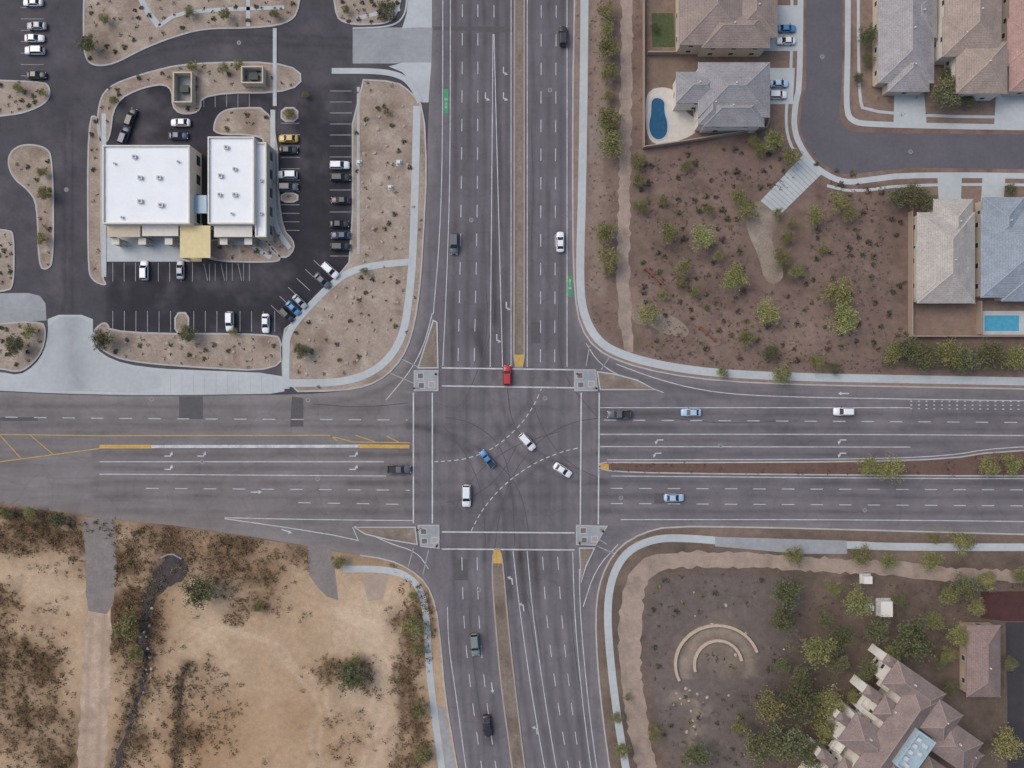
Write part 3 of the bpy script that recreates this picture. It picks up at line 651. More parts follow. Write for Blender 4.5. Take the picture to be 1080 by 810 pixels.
def trunkmesh(seed):
    random.seed(seed)
    def limb(bm,p0,p1,r0,r1):
        p0=Vector(p0);p1=Vector(p1);d=(p1-p0).normalized(); u=d.orthogonal().normalized(); w=d.cross(u)
        A=[bm.verts.new(p0+(u*math.cos(t)+w*math.sin(t))*r0) for t in [i*math.pi/3 for i in range(6)]]
        B=[bm.verts.new(p1+(u*math.cos(t)+w*math.sin(t))*r1) for t in [i*math.pi/3 for i in range(6)]]
        for i in range(6): bm.faces.new((A[i],A[(i+1)%6],B[(i+1)%6],B[i]))
        bm.faces.new(B); bm.faces.new(A[::-1])
    def f(bm):
        limb(bm,(0,0,0),(0.03,.02,.45),.07,.05)
        for k in range(6):
            t=k*1.05+random.random(); e=(.55*math.cos(t),.55*math.sin(t),.95+.25*random.random()); m=(e[0]*.4,e[1]*.4,.75)
            limb(bm,(.03,.02,.43),m,.045,.03); limb(bm,m,e,.03,.01)
            limb(bm,m,(e[0]*.8+.2*random.random(),e[1]*.8-.2*random.random(),1.15),.02,.008)
    return mk('trunk',f,M_BARK)
TR=[trunkmesh(i) for i in range(3)]
LAB={'palo':('palo_verde_tree','palo verde tree with airy yellow-green crown','tree'),'mesq':('mesquite_tree','mesquite tree with uneven dark green crown','tree'),'olive':('desert_tree','desert tree with patchy olive green crown','tree')}
rt=random.Random(5)
def tree(px,py,d,k='olive',where='on bare desert soil'):
    R=d*S/2*1.08; n,l,c=LAB[k]
    x,y,_=W(px,py,R*1.1)
    e=link(n,None); e.location=(x,y,.12); e.rotation_euler[2]=rt.random()*6.28
    thing(e,l+' '+where,c,'desert trees'); e.empty_display_size=.3
    sx=R*(1+.15*(rt.random()-.5)); sy=R*(1+.15*(rt.random()-.5))
    t=link('trunk',rt.choice(TR),e); t.scale=(R,R,R)
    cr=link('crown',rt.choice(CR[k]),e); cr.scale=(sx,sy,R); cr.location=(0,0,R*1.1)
for t in ((640,12,20),(642,50,26),(643,76,22),(642,125,28),(646,153,28),(640,245,26),(643,272,26),(642,100,14),(673,170,18),(674,190,16),(676,218,16),(641,285,14),(641,30,16),(644,138,20)): tree(*t,'olive','in the roadside strip')
for t in ((705,245,24),(742,250,28),(775,292,30),(720,282,18),(718,298,14),(789,222,24),(780,208,20),(815,148,24),(835,165,22),(802,158,16),(825,272,22),(830,250,16),(860,228,22),(885,213,22),(896,226,18),(885,308,34),(890,336,32),(808,330,28),(788,356,20),(825,395,22),(733,308,13),(820,225,13),(762,392,14),(841,286,18),(724,175,13),(700,212,12),(748,222,12),(868,262,12),(795,148,14),(835,235,12),(757,270,12),(700,312,12)): tree(*t,'olive' if t[2]<25 else 'palo','on reddish desert soil')
tree(683,332,26,'palo','on pale reddish soil')
for t in ((905,82,12),(915,38,22),(915,62,14),(999,98,34),(1020,104,18),(1000,78,18),(948,208,22),(962,205,26),(978,212,22),(808,8,18),(690,28,10),(1066,200,14)): tree(*t,'mesq','beside a tile-roofed house')
for i,t in enumerate(((943,372,24),(958,368,28),(976,376,28),(1000,372,32),(1022,379,26),(1045,374,30),(1070,378,28),(1096,376,30),(1012,385,18),(862,382,20),(880,388,14),(812,372,18))): tree(*t,'olive' if i%3==0 else 'mesq','behind the sidewalk')
for t in ((915,492,24),(940,494,30),(1043,492,22),(1068,489,22),(1092,488,22)): tree(*t,'palo','on the road median')
for t in ((838,586,24),(908,586,22),(938,592,20),(982,592,26),(1014,572,28),(1076,606,20),(1040,612,24),(1000,628,22),(985,567,14)): tree(*t,'olive','beside the tan path')
for t in ((905,635,32),(925,664,28),(962,674,44),(940,690,24),(1018,618,30),(1030,640,20),(830,624,34),(826,652,30),(862,686,38),(884,700,24),(845,738,42),(874,742,34),(812,746,38),(800,786,38),(832,784,42),(856,796,30),(915,706,26),(880,620,18),(1010,670,26),(735,796,28),(1062,786,36),(888,672,28),(780,765,20),(992,700,14),(1002,724,16),(870,770,30),(985,655,22),(1000,690,20),(900,735,16),(870,652,18),(948,632,16),(890,760,18),(845,712,22),(826,702,18),(1066,700,16)): tree(*t,'mesq' if (t[0]*7+t[1])%5 else 'olive','on dark brown soil')
for t in ((690,772,18),(656,792,20),(651,757,14),(662,735,10)): tree(*t,'olive','beside the sidewalk')
for t in ((210,623,34),(370,714,32),(372,698,18),(134,660,30),(143,690,18),(437,660,26),(440,684,18),(441,748,22),(446,796,20),(357,592,16),(32,540,16),(62,548,18),(6,542,14),(272,640,14),(435,628,13)): tree(*t,'mesq' if t[0] in(210,62,370) else 'olive','on tan desert ground')
for t in ((92,46,20),(108,358,24),(198,353,20),(15,364,22),(31,350,15),(318,370,18),(322,100,8),(236,72,14),(252,68,12),(203,70,12),(120,106,12),(44,182,12),(46,204,16),(44,252,14),(20,92,12),(45,98,10),(305,120,12),(238,14,14),(200,12,12),(290,14,12),(110,20,12),(365,10,10),(408,118,8),(246,350,10),(384,286,10)): tree(*t,'olive' if t[2]<18 else 'mesq','in a gravel bed')
def shr(seed,mat,n=110):
    r=np.random.default_rng(seed); c=[];cc=[]
    for k in range(7):
        t=r.random()*6.28; d=r.random()**.5*.6; p=r.normal(size=(n//7,3))*[.22,.22,.16]+[d*math.cos(t),d*math.sin(t),.45-.3*d]; p[:,2]=np.abs(p[:,2])
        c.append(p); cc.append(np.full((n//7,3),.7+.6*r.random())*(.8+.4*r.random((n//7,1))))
    V,F,C=quads(np.concatenate(c),.17,np.concatenate(cc),r); return leafmesh('shrub',V,F,C,mat)
SH={k:[shr(50+i,M_LEAF[k]) for i in range(3)] for k in('dark','scrub','mesq','olive')}
r=np.random.default_rng(90); p=(r.random((900,3))-.5); V,F,C=quads(p*[2,2,1.0]+[0,0,.5],.09,np.tile([.8,.8,.8],(900,1))*(.6+.7*r.random((900,1))),r)
o=link('hedge',leafmesh('hedge',V,F,C,M_LEAF['mesq'])); o.location=W(408,13); o.scale=(2.0,2.0,1.6); thing(o,'square clipped dark green hedge in a gravel bed','hedge')
def scatter(poly,n,seed,mind=4,avoid=()):
    r=random.Random(seed); xs=[p[0] for p in poly]; ys=[p[1] for p in poly]; out=[]; tries=0
    while len(out)<n and tries<n*60:
        tries+=1; x=r.uniform(max(min(xs),-15),min(max(xs),1095)); y=r.uniform(max(min(ys),-15),min(max(ys),825))
        if not inside(np.array([x]),np.array([y]),poly)[0]: continue
        if any(math.hypot(x-a,y-b)<mind for a,b in out): continue
        if any(inside(np.array([x]),np.array([y]),q)[0] for q in avoid): continue
        out.append((x,y))
    return out
av=[[(775,200),(835,200),(870,165),(870,200),(835,310),(795,305)],[(400,60),(470,60),(470,120),(430,100)]]
random.seed(11)
spots=[]
for i,p in enumerate(ISL):
    a=abs(sum(p[k][0]*p[(k+1)%len(p)][1]-p[(k+1)%len(p)][0]*p[k][1] for k in range(len(p)))/2)
    a=min(a,13000)
    for q in scatter(p,int(a/150),600+i,6):
        if d1(*q,p,True)>2.5 and d1(*q,[(302,410),(303,352),(345,304),(368,286),(436,276),(437,230),(440,112)])>5 and d1(*q,[(300,404),(378,399),(416,371),(431,320),(436,276)])>6: spots.append((q[0],q[1],'dark' if random.random()<.6 else 'mesq',random.uniform(1.3,2.8),'in a gravel bed of the parking lot'))
nesh=scatter([(670,165),(805,140),(935,200),(955,225),(955,365),(840,385),(740,385),(690,360),(668,300)],190,700,7,av)
for q in nesh: spots.append((q[0],q[1],'dark' if random.random()<.7 else 'mesq',random.uniform(1.7,3.6),'on reddish desert soil'))
for q in scatter(GRAVSE,60,701,8,[[(706,650),(808,650),(808,730),(706,730)]]): spots.append((q[0],q[1],'dark' if random.random()<.5 else 'olive',random.uniform(1.5,3.2),'on dark grey gravel'))
for t in range(9): spots.append((740+random.random()*34,684+random.random()*30,'olive',random.uniform(1.3,2.4),'inside a curved seat wall'))
spots.sort(key=lambda s:-s[3])
for (x,y,k,rr_,wh) in spots[:299]:
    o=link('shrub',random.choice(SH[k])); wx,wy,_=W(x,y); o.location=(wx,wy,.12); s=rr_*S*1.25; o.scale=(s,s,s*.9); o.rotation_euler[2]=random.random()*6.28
    thing(o,'small rounded desert shrub '+wh,'shrub','desert shrubs')
def stuff(name,pts,mat,seed,n=14,sz=1.0):
    r=np.random.default_rng(seed); P=[];C=[];SZ=[]
    for x,y,rad in pts:
        wx,wy,_=W(x,y); rw=rad*S; m=int(n*max(.6,rad/2)); p=r.normal(size=(m,3))*[rw*.55,rw*.55,rw*.2]; p[:,2]=np.abs(p[:,2])+.06; p+=[wx,wy,.12]
        P.append(p); C.append(np.full((m,3),.65+.7*r.random())*(.8+.4*r.random((m,1)))); SZ.append(np.full(m,(.10+.025*rad)*sz))
    V,F,Cc=quads(np.concatenate(P),np.concatenate(SZ),np.concatenate(C),r); o=link(name,leafmesh(name,V,F,Cc,mat)); o["kind"]="stuff"; return o
stuff('ground_brush',[(x,y,rr_) for (x,y,k,rr_,wh) in spots[299:]],M_LEAF['dark'],44,16)
r=np.random.default_rng(77)
x=r.uniform(-80,470,40000); y=r.uniform(520,890,40000); m=inside(x,y,SWK+[(-90,900)])&(r.random(40000)<np.clip(scrubmask(x,y)-.03,0,1)*.75)&(dpoly(x,y,SWK)>2)&(dpoly(x,y,[(104,545),(104,645),(98,720),(93,870)])>17)&(dpoly(x,y,[(340,575),(345,630)])>14)&(dpoly(x,y,DIT)>5)&(np.hypot(x-180,y-601)>15)
x=x[m];y=y[m]
q=r.random(len(x))
stuff('desert_scrub',[(a,b,1.2+2.4*c) for a,b,c in zip(x,y,q)][::2],M_LEAF['scrub'],1,11,.85)
stuff('desert_brush',[(a,b,1.0+2.6*c) for a,b,c in zip(x,y,q)][1::4],M_LEAF['brushy'],2,12,.85)
pts=[]
for ln,off_,st_ in ((DIT,6,1.6),(DIT2,3,1.5),([(60,548),(0,540),(-40,534)],3,2.6),([(150,560),(60,548)],4,2.6),([(430,610),(438,700),(446,800)],5,2.2),([(166,616),(150,665),(156,700),(146,735),(112,880)],0,5)):
    for p in resample(ln,st_):
        s=random.choice((-1,1)); pts.append((p[0]+s*off_+r.normal()*2.4,p[1]+r.normal()*3,1.2+2.3*r.random()))
stuff('wash_brush',pts[::2],M_LEAF['brushy'],3,13); stuff('wash_brush',pts[1::2],M_LEAF['dark'],33,13)
for (poly,n,sd) in (([(1170,614),(1170,880),(720,880),(740,810),(850,640),(900,612)],1000,4),([(608,0),(675,0),(675,330),(655,360),(620,340)],330,5),(mee,110,6),([(930,362),(1170,362),(1170,392),(930,388)],170,7),([(680,165),(950,200),(950,385),(680,370)],1000,8),([(900,-60),(1090,-60),(1090,122),(900,122)],50,9),(GRAVSE,200,10),([(660,375),(760,392),(930,396),(930,380),(760,376),(690,360)],120,11)):
    q=scatter(poly,n,sd,2,av[:1] if sd==8 else ()); q=[p for p in q if d1(*p,NES)>6 and not (940<p[0]<1090 and 205<p[1]<356) and not(885<p[0]<1060 and p[1]>690) and not (sd==5 and 649<p[0]<668) and not (sd==4 and p[0]>1032 and p[1]>620) and not(sd==10 and 706<p[0]<808 and 650<p[1]<730)]
    stuff('ground_brush',[(a,b,random.uniform(.7,2.1)) for a,b in q],M_LEAF[{6:'dark',7:'mesq',5:'brushy'}.get(sd,'dark')],sd,10)
rk=[]
for i in range(3):
    bm=bmesh.new(); bmesh.ops.create_icosphere(bm,subdivisions=2,radius=1); rr0=random.Random(i)
    for v in bm.verts: v.co*=.8+.4*rr0.random(); v.co.z*=.6
    me=bpy.data.meshes.new('boulder'); bm.to_mesh(me); bm.free(); me.materials.append(M_STONE); rk.append(me)
bl=scatter([(380,95),(430,100),(444,120),(436,300),(415,365),(380,395),(310,400),(312,350),(375,282)],60,31,7)+scatter([(120,355),(290,355),(292,384),(140,378)],14,32,8)+scatter([(705,725),(750,725),(740,780),(710,770)],14,33,5)+scatter(GRAVSE,14,34,12)+scatter([(150,640),(162,640),(160,740),(140,760)],16,35,4)
for (x,y) in bl:
    o=link('boulder',random.choice(rk)); wx,wy,_=W(x,y); o.location=(wx,wy,.15); s=random.uniform(.22,.5); o.scale=(s,s*random.uniform(.7,1),s); o.rotation_euler[2]=random.random()*6
    thing(o,'pale rounded landscaping boulder resting on gravel','boulder','landscaping boulders')

# ------------------------------------------------------------- cars
def loft(bm,secs,mi=0):
    rings=[[bm.verts.new(p) for p in s] for s in secs]; n=len(rings[0])
    for a,b in zip(rings[:-1],rings[1:]):
        for i in range(n): bm.faces.new((a[i],a[(i+1)%n],b[(i+1)%n],b[i])).material_index=mi
    bm.faces.new(rings[0][::-1]); bm.faces.new(rings[-1])
def carsecs(st):
    out=[]
    for x,w,zt in st:
        s=[(-w*.85,.28),(-w,.45),(-w*.99,zt-.22),(-w*.9,zt-.05),(-w*.5,zt),(0,zt+.03)]
        out.append([(x,y,z) for y,z in s]+[(x,-y,z) for y,z in s[-2::-1]])
    return out
SPEC={
'sedan':dict(st=[(-2.33,.62,.72),(-2.24,.80,.88),(-1.9,.9,.98),(-1.0,.92,.97),(.6,.92,.97),(1.2,.9,.92),(1.8,.87,.84),(2.15,.76,.74),(2.3,.55,.62)],gb=(-1.75,1.05,.8),gt=(-1.05,.2,.62),zb=.93,zt=1.42,wb=1.38),
'suv':dict(st=[(-2.33,.74,.8),(-2.26,.88,.98),(-1.7,.94,1.08),(-.5,.95,1.08),(.8,.95,1.06),(1.4,.93,1.0),(1.95,.9,.93),(2.25,.8,.8),(2.33,.62,.68)],gb=(-2.2,1.1,.86),gt=(-1.9,.35,.68),zb=1.04,zt=1.68,wb=1.4),
'pickup':dict(st=[(-2.75,.9,.72),(-2.7,.95,.74),(-.75,.96,.74),(-.7,.96,1.08),(.9,.96,1.08),(1.5,.95,1.05),(2.2,.92,1.0),(2.6,.84,.86),(2.7,.66,.75)],gb=(-.68,1.2,.86),gt=(-.5,.55,.7),zb=1.05,zt=1.75,wb=1.75),
}
CM={}
def frust(bm,gb,gt,zb,zt,e=0):
    xb0,xb1,wb=gb; xt0,xt1,wt=gt
    a=[bm.verts.new(p) for p in ((xb0,-wb,zb),(xb1,-wb,zb),(xb1,wb,zb),(xb0,wb,zb))]
    b=[bm.verts.new(p) for p in ((xt0,-wt,zt),(xt1,-wt,zt),(xt1,wt,zt),(xt0,wt,zt))]
    for i in range(4): bm.faces.new((a[i],a[(i+1)%4],b[(i+1)%4],b[i]))
    bm.faces.new(b); bm.faces.new(a[::-1])
for k,s in SPEC.items():
    def body(bm,s=s,k=k):
        loft(bm,carsecs(s['st']))
        if k=='pickup':
            bx(bm,-2.72,-.72,-.95,-.8,.7,1.08); bx(bm,-2.72,-.72,.8,.95,.7,1.08); bx(bm,-2.74,-2.62,-.79,.79,.7,1.06)
    def roof(bm,s=s):
        x0,x1,w=s['gt']; zt=s['zt']; x0b,x1b,wb=s['gb']; zb=s['zb']
        frust(bm,(x0-.06,x1+.06,w+.04),(x0+.06,x1-.06,w-.08),zt-.02,zt+.06)
        for sx,xa,xbb in ((1,x0,x0b),(1,x1,x1b)):
            for sy in(-1,1):
                p=[(xa-.05,sy*(w+.02),zt),(xa+.05,sy*(w+.02),zt),(xbb+.06,sy*(wb+.015),zb),(xbb-.06,sy*(wb+.015),zb)]
                q=[(xa-.05,sy*(w-.05),zt+.01),(xa+.05,sy*(w-.05),zt+.01),(xbb+.06,sy*(wb-.07),zb+.02),(xbb-.06,sy*(wb-.07),zb+.02)]
                vs=[bm.verts.new(v) for v in p+q]
                for f in ((0,1,2,3),(7,6,5,4),(0,4,5,1),(1,5,6,2),(2,6,7,3),(3,7,4,0)): bm.faces.new([vs[i] for i in f])
    d={'body':mk('body',body,M_METAL),'roof':mk('roof',roof,M_METAL),'window':mk('window',lambda bm,s=s:frust(bm,s['gb'],s['gt'],s['zb'],s['zt']),M_GLASS)}
    for nm in ('body','roof'):
        for p in d[nm].polygons: p.use_smooth=(nm=='body')
    CM[k]=d
def whl(bm):
    n=16
    for (r,y0,y1,mi) in ((.33,-.11,.11,0),(.2,-.125,.125,1)):
        a=[bm.verts.new((r*math.cos(6.283*i/n),y0,r*math.sin(6.283*i/n))) for i in range(n)]; b=[bm.verts.new((r*math.cos(6.283*i/n),y1,r*math.sin(6.283*i/n))) for i in range(n)]
        for i in range(n): bm.faces.new((a[i],b[i],b[(i+1)%n],a[(i+1)%n])).material_index=mi
        bm.faces.new(a).material_index=mi; bm.faces.new(b[::-1]).material_index=mi
WH=mk('wheel',whl,[M_TYRE,M_RIM])
HLm=mk('headlight',lambda bm:frust(bm,(-.2,.1,.16),(-.16,.02,.13),-.06,.07),M_LIGHT)
TLm=mk('taillight',lambda bm:frust(bm,(-.06,.1,.16),(-.04,.08,.13),-.1,.1),M_TAIL)
MIm=mk('mirror',lambda bm:frust(bm,(-.08,.1,.12),(-.05,.06,.09),-.06,.08),M_DARKPL)
BED=mk('cargo_bed',lambda bm:bx(bm,-2.61,-.73,-.79,.79,.745,.775),M_DARKPL)
PM={}
def paint(c):
    if c not in PM:
        m,nt,b=newmat('car_paint'); b.inputs['Base Color'].default_value=(*lin(c),1); b.inputs['Roughness'].default_value=.35; b.inputs['Coat Weight'].default_value=.5; b.inputs['Coat Roughness'].default_value=.1; PM[c]=m
    return PM[c]
WHT=(225,228,230);SIL=(158,164,172);BLK=(42,43,48);GRY=(88,92,100);BLU=(74,128,178);RED=(176,38,48);LBL=(165,190,215);DBL=(52,66,94);YLW=(190,160,80);GRN=(120,132,128)
CNAME={WHT:'white',SIL:'silver',BLK:'black',GRY:'dark grey',BLU:'blue',RED:'red',LBL:'pale blue',DBL:'navy blue',YLW:'gold',GRN:'grey-green'}
def car(px,py,ang,c,k,where,group,sc=1.0,z=0.012):
    x,y,_=W(px,py,.8); nm={'sedan':'car','suv':'suv','pickup':'pickup_truck'}[k]
    e=link(nm,None); e.location=(x,y,z); e.rotation_euler[2]=math.radians(ang); e.scale=(sc,sc,sc)
    thing(e,f"{CNAME[c]} {'sport utility vehicle' if k=='suv' else 'pickup truck' if k=='pickup' else 'sedan car'} {where}",{'sedan':'car','suv':'suv','pickup':'pickup truck'}[k],group)
    s=SPEC[k]
    for nm in ('body','roof'):
        o=link(nm,CM[k][nm],e); o.material_slots[0].link='OBJECT'; o.material_slots[0].material=paint(c)
    link('window',CM[k]['window'],e)
    for sx in(-1,1):
        for sy in(-1,1):
            o=link('wheel',WH,e); o.location=(sx*s['wb'],sy*.84,.33)
    zf=s['st'][-2][2]; wf=s['st'][-2][1]
    for sy in(-1,1):
        o=link('headlight',HLm,e); o.location=(s['st'][-2][0],sy*(wf-.2),zf-.1)
        o=link('taillight',TLm,e); o.location=(s['st'][1][0]-.02,sy*(s['st'][1][1]-.18),s['st'][1][2]-.12+(.2 if k=='pickup' else 0))
        o=link('mirror',MIm,e); o.location=(s['gb'][1]-.35,sy*1.0,s['zb']+.05)
    if k=='pickup': link('cargo_bed',BED,e)
G1='vehicles driving through the intersection'; G2='cars parked in the parking lot'; G3='cars parked on driveways'
car(535,396,90,RED,'suv','crossing the crosswalk line',G1)
car(556,466,-48,WHT,'suv','turning in the middle of the intersection',G1)
car(514,484,128,BLU,'pickup','waiting to turn inside the intersection',G1,.85)
car(593.5,496,-33,WHT,'sedan','turning across the intersection',G1)
car(492,523,-90,WHT,'suv','driving straight across the intersection',G1,1.1)
car(421,495,0,GRY,'pickup','waiting at the stop line',G1)
car(653,437,180,GRY,'pickup','entering the intersection',G1)
car(729,435,180,LBL,'sedan','driving along the multi-lane road',G1)
car(890,434,180,WHT,'suv','driving along the multi-lane road',G1)
car(711,525,0,LBL,'sedan','driving away from the intersection',G1)
car(479,257,-90,GRY,'suv','driving toward the intersection',G1,1.05)
car(591,255,90,WHT,'sedan','driving away from the intersection',G1,1.02)
car(594,38,90,BLK,'suv','driving on the multi-lane road',G1)
car(501,680,-85,GRN,'suv','driving away beside the median',G1,1.1)
car(514,766,-83,BLK,'sedan','driving on a dark asphalt patch beside the median',G1,1.1)
for x,y,a,c,k in ((34,2,180,WHT,'sedan'),(38,27,180,SIL,'sedan'),(36,40,0,WHT,'sedan'),(36,53,180,WHT,'suv'),(38,79,0,BLK,'sedan'),(190,129,180,WHT,'sedan'),(188,143,0,DBL,'sedan'),(138,124,70,BLK,'suv'),(131,143,70,DBL,'suv'),
  (304,146,180,YLW,'sedan'),(304,158,0,BLK,'sedan'),(303,184,180,WHT,'suv'),(304,197,0,GRY,'suv'),(358,174,0,WHT,'suv'),(359,187,0,BLK,'suv'),(359,211,180,BLK,'sedan'),(358,236,0,BLK,'sedan'),(359,248,180,DBL,'sedan'),(359,260,0,BLK,'suv'),
  (348,285,-42,WHT,'suv'),(340,296,-42,GRY,'sedan'),(316,318,-45,SIL,'sedan'),(309,325,-45,BLU,'sedan'),(302,332,-45,BLK,'suv'),
  (152,285,90,WHT,'suv'),(190,284,90,SIL,'sedan'),(242,339,-90,WHT,'suv'),(280,341,-90,WHT,'sedan')):
    car(x,y,a,c,k,'parked in a marked stall',G2,.97 if not(300<x<320 and y>300) else .86)
for x,y,a,c,k in ((822,88,0,LBL,'sedan'),(820,100,0,WHT,'suv'),(830,30,0,BLU,'sedan'),(829,43,180,WHT,'sedan')):
    car(x,y,a,c,k,'parked on a house driveway',G3,.92,.17)

# ------------------------------------------------------------- buildings
M_STUC=simple('stucco_beige',(192,180,162),.9,((1,.93,1.05),)); M_STUCW=simple('stucco_cream',(212,207,197),.9,((1,.93,1.05),)); M_STUCT=simple('stucco_tan',(176,160,142),.9,((1,.93,1.05),)); M_WALLT=simple('garden_wall_block',(156,140,126),.9,((1,.93,1.05),)); M_CANY=simple('canopy_yellow_cream',(212,196,150),.8,((1,.93,1.05),))
M_ROOFW=simple('white_membrane_roof',(232,236,238),.85,((.15,.94,1.02),(1.5,.97,1.02))); M_WIN=simple('window_glass',(58,68,78),.1,(),spec=.6); M_FRAME=simple('window_frame',(215,212,205),.6,()); M_CANG=simple('canopy_glass_blue',(150,182,202),.2,((2,.9,1.05),))
def poly_prism(bm,pts,z0,z1,mi=0):
    a=[bm.verts.new((x,y,z0)) for x,y in pts]; b=[bm.verts.new((x,y,z1)) for x,y in pts]; n=len(pts)
    for i in range(n): bm.faces.new((a[i],a[(i+1)%n],b[(i+1)%n],b[i])).material_index=mi
    bm.faces.new(b).material_index=mi; bm.faces.new(a[::-1]).material_index=mi
def inset(c,d):
    c=[Vector(p) for p in c]; ex=(c[1]-c[0]).normalized(); ey=(c[3]-c[0]).normalized()
    return [c[0]+ex*d+ey*d,c[1]-ex*d+ey*d,c[2]-ex*d-ey*d,c[3]+ex*d-ey*d]
def wall_open(parent,c,z0,z1,side,t,wd,ht,zb,mat,name):
    c=[Vector(p) for p in c]; a=c[side]; b=c[(side+1)%4]; d=(b-a).normalized(); n=Vector((d.y,-d.x)); p=a.lerp(b,t)
    def f(bm):
        q=[p-d*wd/2-n*.05,p+d*wd/2-n*.05,p+d*wd/2+n*.04,p-d*wd/2+n*.04]; poly_prism(bm,q,zb,zb+ht,0)
        q=[p-d*(wd/2-.1)+n*.04,p+d*(wd/2-.1)+n*.04,p+d*(wd/2-.1)+n*.06,p-d*(wd/2-.1)+n*.06]; poly_prism(bm,q,zb+.1,zb+ht-.1,1)
    o=link(name,mk(name,f,[M_FRAME,mat]),parent)
def hipgeo(bm,c,z,rise):
    c=[Vector(p) for p in c]; L=(c[1]-c[0]).length; D=(c[3]-c[0]).length
    if L<D: c=[c[1],c[2],c[3],c[0]]; L,D=D,L
    ex=(c[1]-c[0]).normalized(); mid0=(c[0]+c[3])/2; mid1=(c[1]+c[2])/2; ins=min(D/2,L/2-.05)
    r0=mid0+ex*ins; r1=mid1-ex*ins
    lo=[bm.verts.new((p.x,p.y,z-.22)) for p in c]; e=[bm.verts.new((p.x,p.y,z)) for p in c]
    a=bm.verts.new((r0.x,r0.y,z+rise)); b=bm.verts.new((r1.x,r1.y,z+rise))
    for i in range(4): bm.faces.new((lo[i],lo[(i+1)%4],e[(i+1)%4],e[i]))
    bm.faces.new((e[0],e[1],b,a)); bm.faces.new((e[1],e[2],b)); bm.faces.new((e[2],e[3],a,b)); bm.faces.new((e[3],e[0],a)); bm.faces.new(lo[::-1])
    return (a.co.copy(),b.co.copy(),[v.co.copy() for v in e])
def capline(bm,p,q,w=.14):
    d=(q-p); 
    if d.length<.2: return
    s=Vector((-d.y,d.x,0)).normalized()*w; up=Vector((0,0,.09))
    v=[bm.verts.new(k) for k in (p-s,p+s,p+up,q-s,q+s,q+up)]
    for f in ((0,2,5,3),(2,1,4,5),(0,1,2),(5,4,3),(1,0,3,4)): bm.faces.new([v[i] for i in f])
def house(name,label,cat,blocks,tile,cap,wallm):
    cs=[Vector(p) for b in blocks for p in b[0]]; cx=sum(p.x for p in cs)/len(cs); cy=sum(p.y for p in cs)/len(cs)
    e=link(name,None); e.location=(cx,cy,.12); thing(e,label,cat); e.empty_display_size=1
    B=[([Vector(p)-Vector((cx,cy)) for p in c],z,r) for c,z,r in blocks]
    def fw(bm):
        for i,(c,z,r) in enumerate(B): poly_prism(bm,inset(c,.5+.01*i),-.1,z-.2-.005*i)
    link('wall',mk('wall',fw,wallm),e)
    ridges=[]
    def fr(bm):
        for i,(c,z,r) in enumerate(B): ridges.append(hipgeo(bm,c,z,r))
    ro=link('roof',mk('roof',fr,tile),e)
    def fc(bm):
        for a,b,ee in ridges:
            capline(bm,a,b)
            for v in ee: capline(bm,v,a if (v-a).length<(v-b).length else b)
    link('ridge_cap',mk('ridge_cap',fc,cap),ro)
    def fv(bm):
        for i,(a,b,ee) in enumerate(ridges):
            m=a.lerp(b,.3)-Vector((0,0,.5)); bx(bm,m.x+.5,m.x+.75,m.y+.5,m.y+.75,m.z,m.z+.7)
    link('roof_vent',mk('roof_vent',fv,M_FRAME),ro)
    for i,(c,z,r) in enumerate(B):
        ci=inset(c,.5+.01*i)
        for s in range(4):
            L=(ci[(s+1)%4]-ci[s]).length; nw=max(1,int(L/4.5))
            for k in range(nw):
                t=(k+.5)/nw
                for fl in range(1 if z<5.5 else 2): wall_open(e,ci,0,z,s,t,1.3,1.2,.9+fl*2.8,M_WIN,'window')
    return e,B
def pr(x0,y0,x1,y1,z):
    a=W(x0,y1,z)[:2]; b=W(x1,y1,z)[:2]; c=W(x1,y0,z)[:2]; d=W(x0,y0,z)[:2]; return [a,b,c,d]
def hs(label,blk,c,wm=M_STUC):
    t=tilemat('roof_tile',c); cp=simple('ridge_tile',tuple(int(v*1.08) for v in c),.85,((3,.85,1.1),))
    return house('house',label,'house',[(pr(x0,y0,x1,y1,z),z,r) for x0,y0,x1,y1,z,r in blk],t,cp,wm)
hs('beige house with brown-grey tiled hip roof beside a driveway',[(716,-34,792,48,5.6,2.4),(770,-20,820,40,5.4,1.9),(740,10,812,51,5.5,1.7)],(142,129,122),M_STUC)
hs('beige two-storey house with grey tiled roof and a pool yard',[(736,66,812,124,6,2.5),(713,76,760,109,5.8,1.6),(742,100,806,134,5.6,1.8),(736,88,764,132,5.7,1.5)],(142,141,144),M_STUCW)
hs('house with pale grey tiled hip roof beside the street',[(926,-40,985,88,3.6,2.6),(936,50,980,97,3.5,1.9),(948,-10,988,40,3.55,1.6)],(152,149,149),M_STUC)
hs('two-storey house with tan tiled roof beside a green tree',[(996,-36,1056,58,5.6,2.4),(1008,44,1062,99,5.4,2.2),(994,18,1030,60,5.5,1.5)],(154,140,130),M_STUCW)
hs('house with pinkish clay tiled roof',[(1064,-40,1130,97,3.6,2.7),(1062,20,1100,70,3.5,1.6)],(164,136,128),M_STUC)
hs('house with pale tan tiled hip roof and small walled yard',[(967,224,1028,320,3.6,2.6),(984,210,1026,262,3.5,1.9),(966,258,1000,316,3.55,1.4)],(166,161,155),M_STUC)
hs('house with blue-grey tiled hip roof above a pool yard',[(1034,222,1110,314,3.6,2.7),(1036,208,1080,262,3.5,1.8),(1056,280,1112,318,3.4,1.4)],(138,147,156),M_STUC)
hs('small carport building with reddish brown tiled roof',[(1019,659,1055,735,3.4,1.6)],(134,117,112),M_STUCT)
O=(945,695); ud=(-.572,.82); vd=(.82,.572)
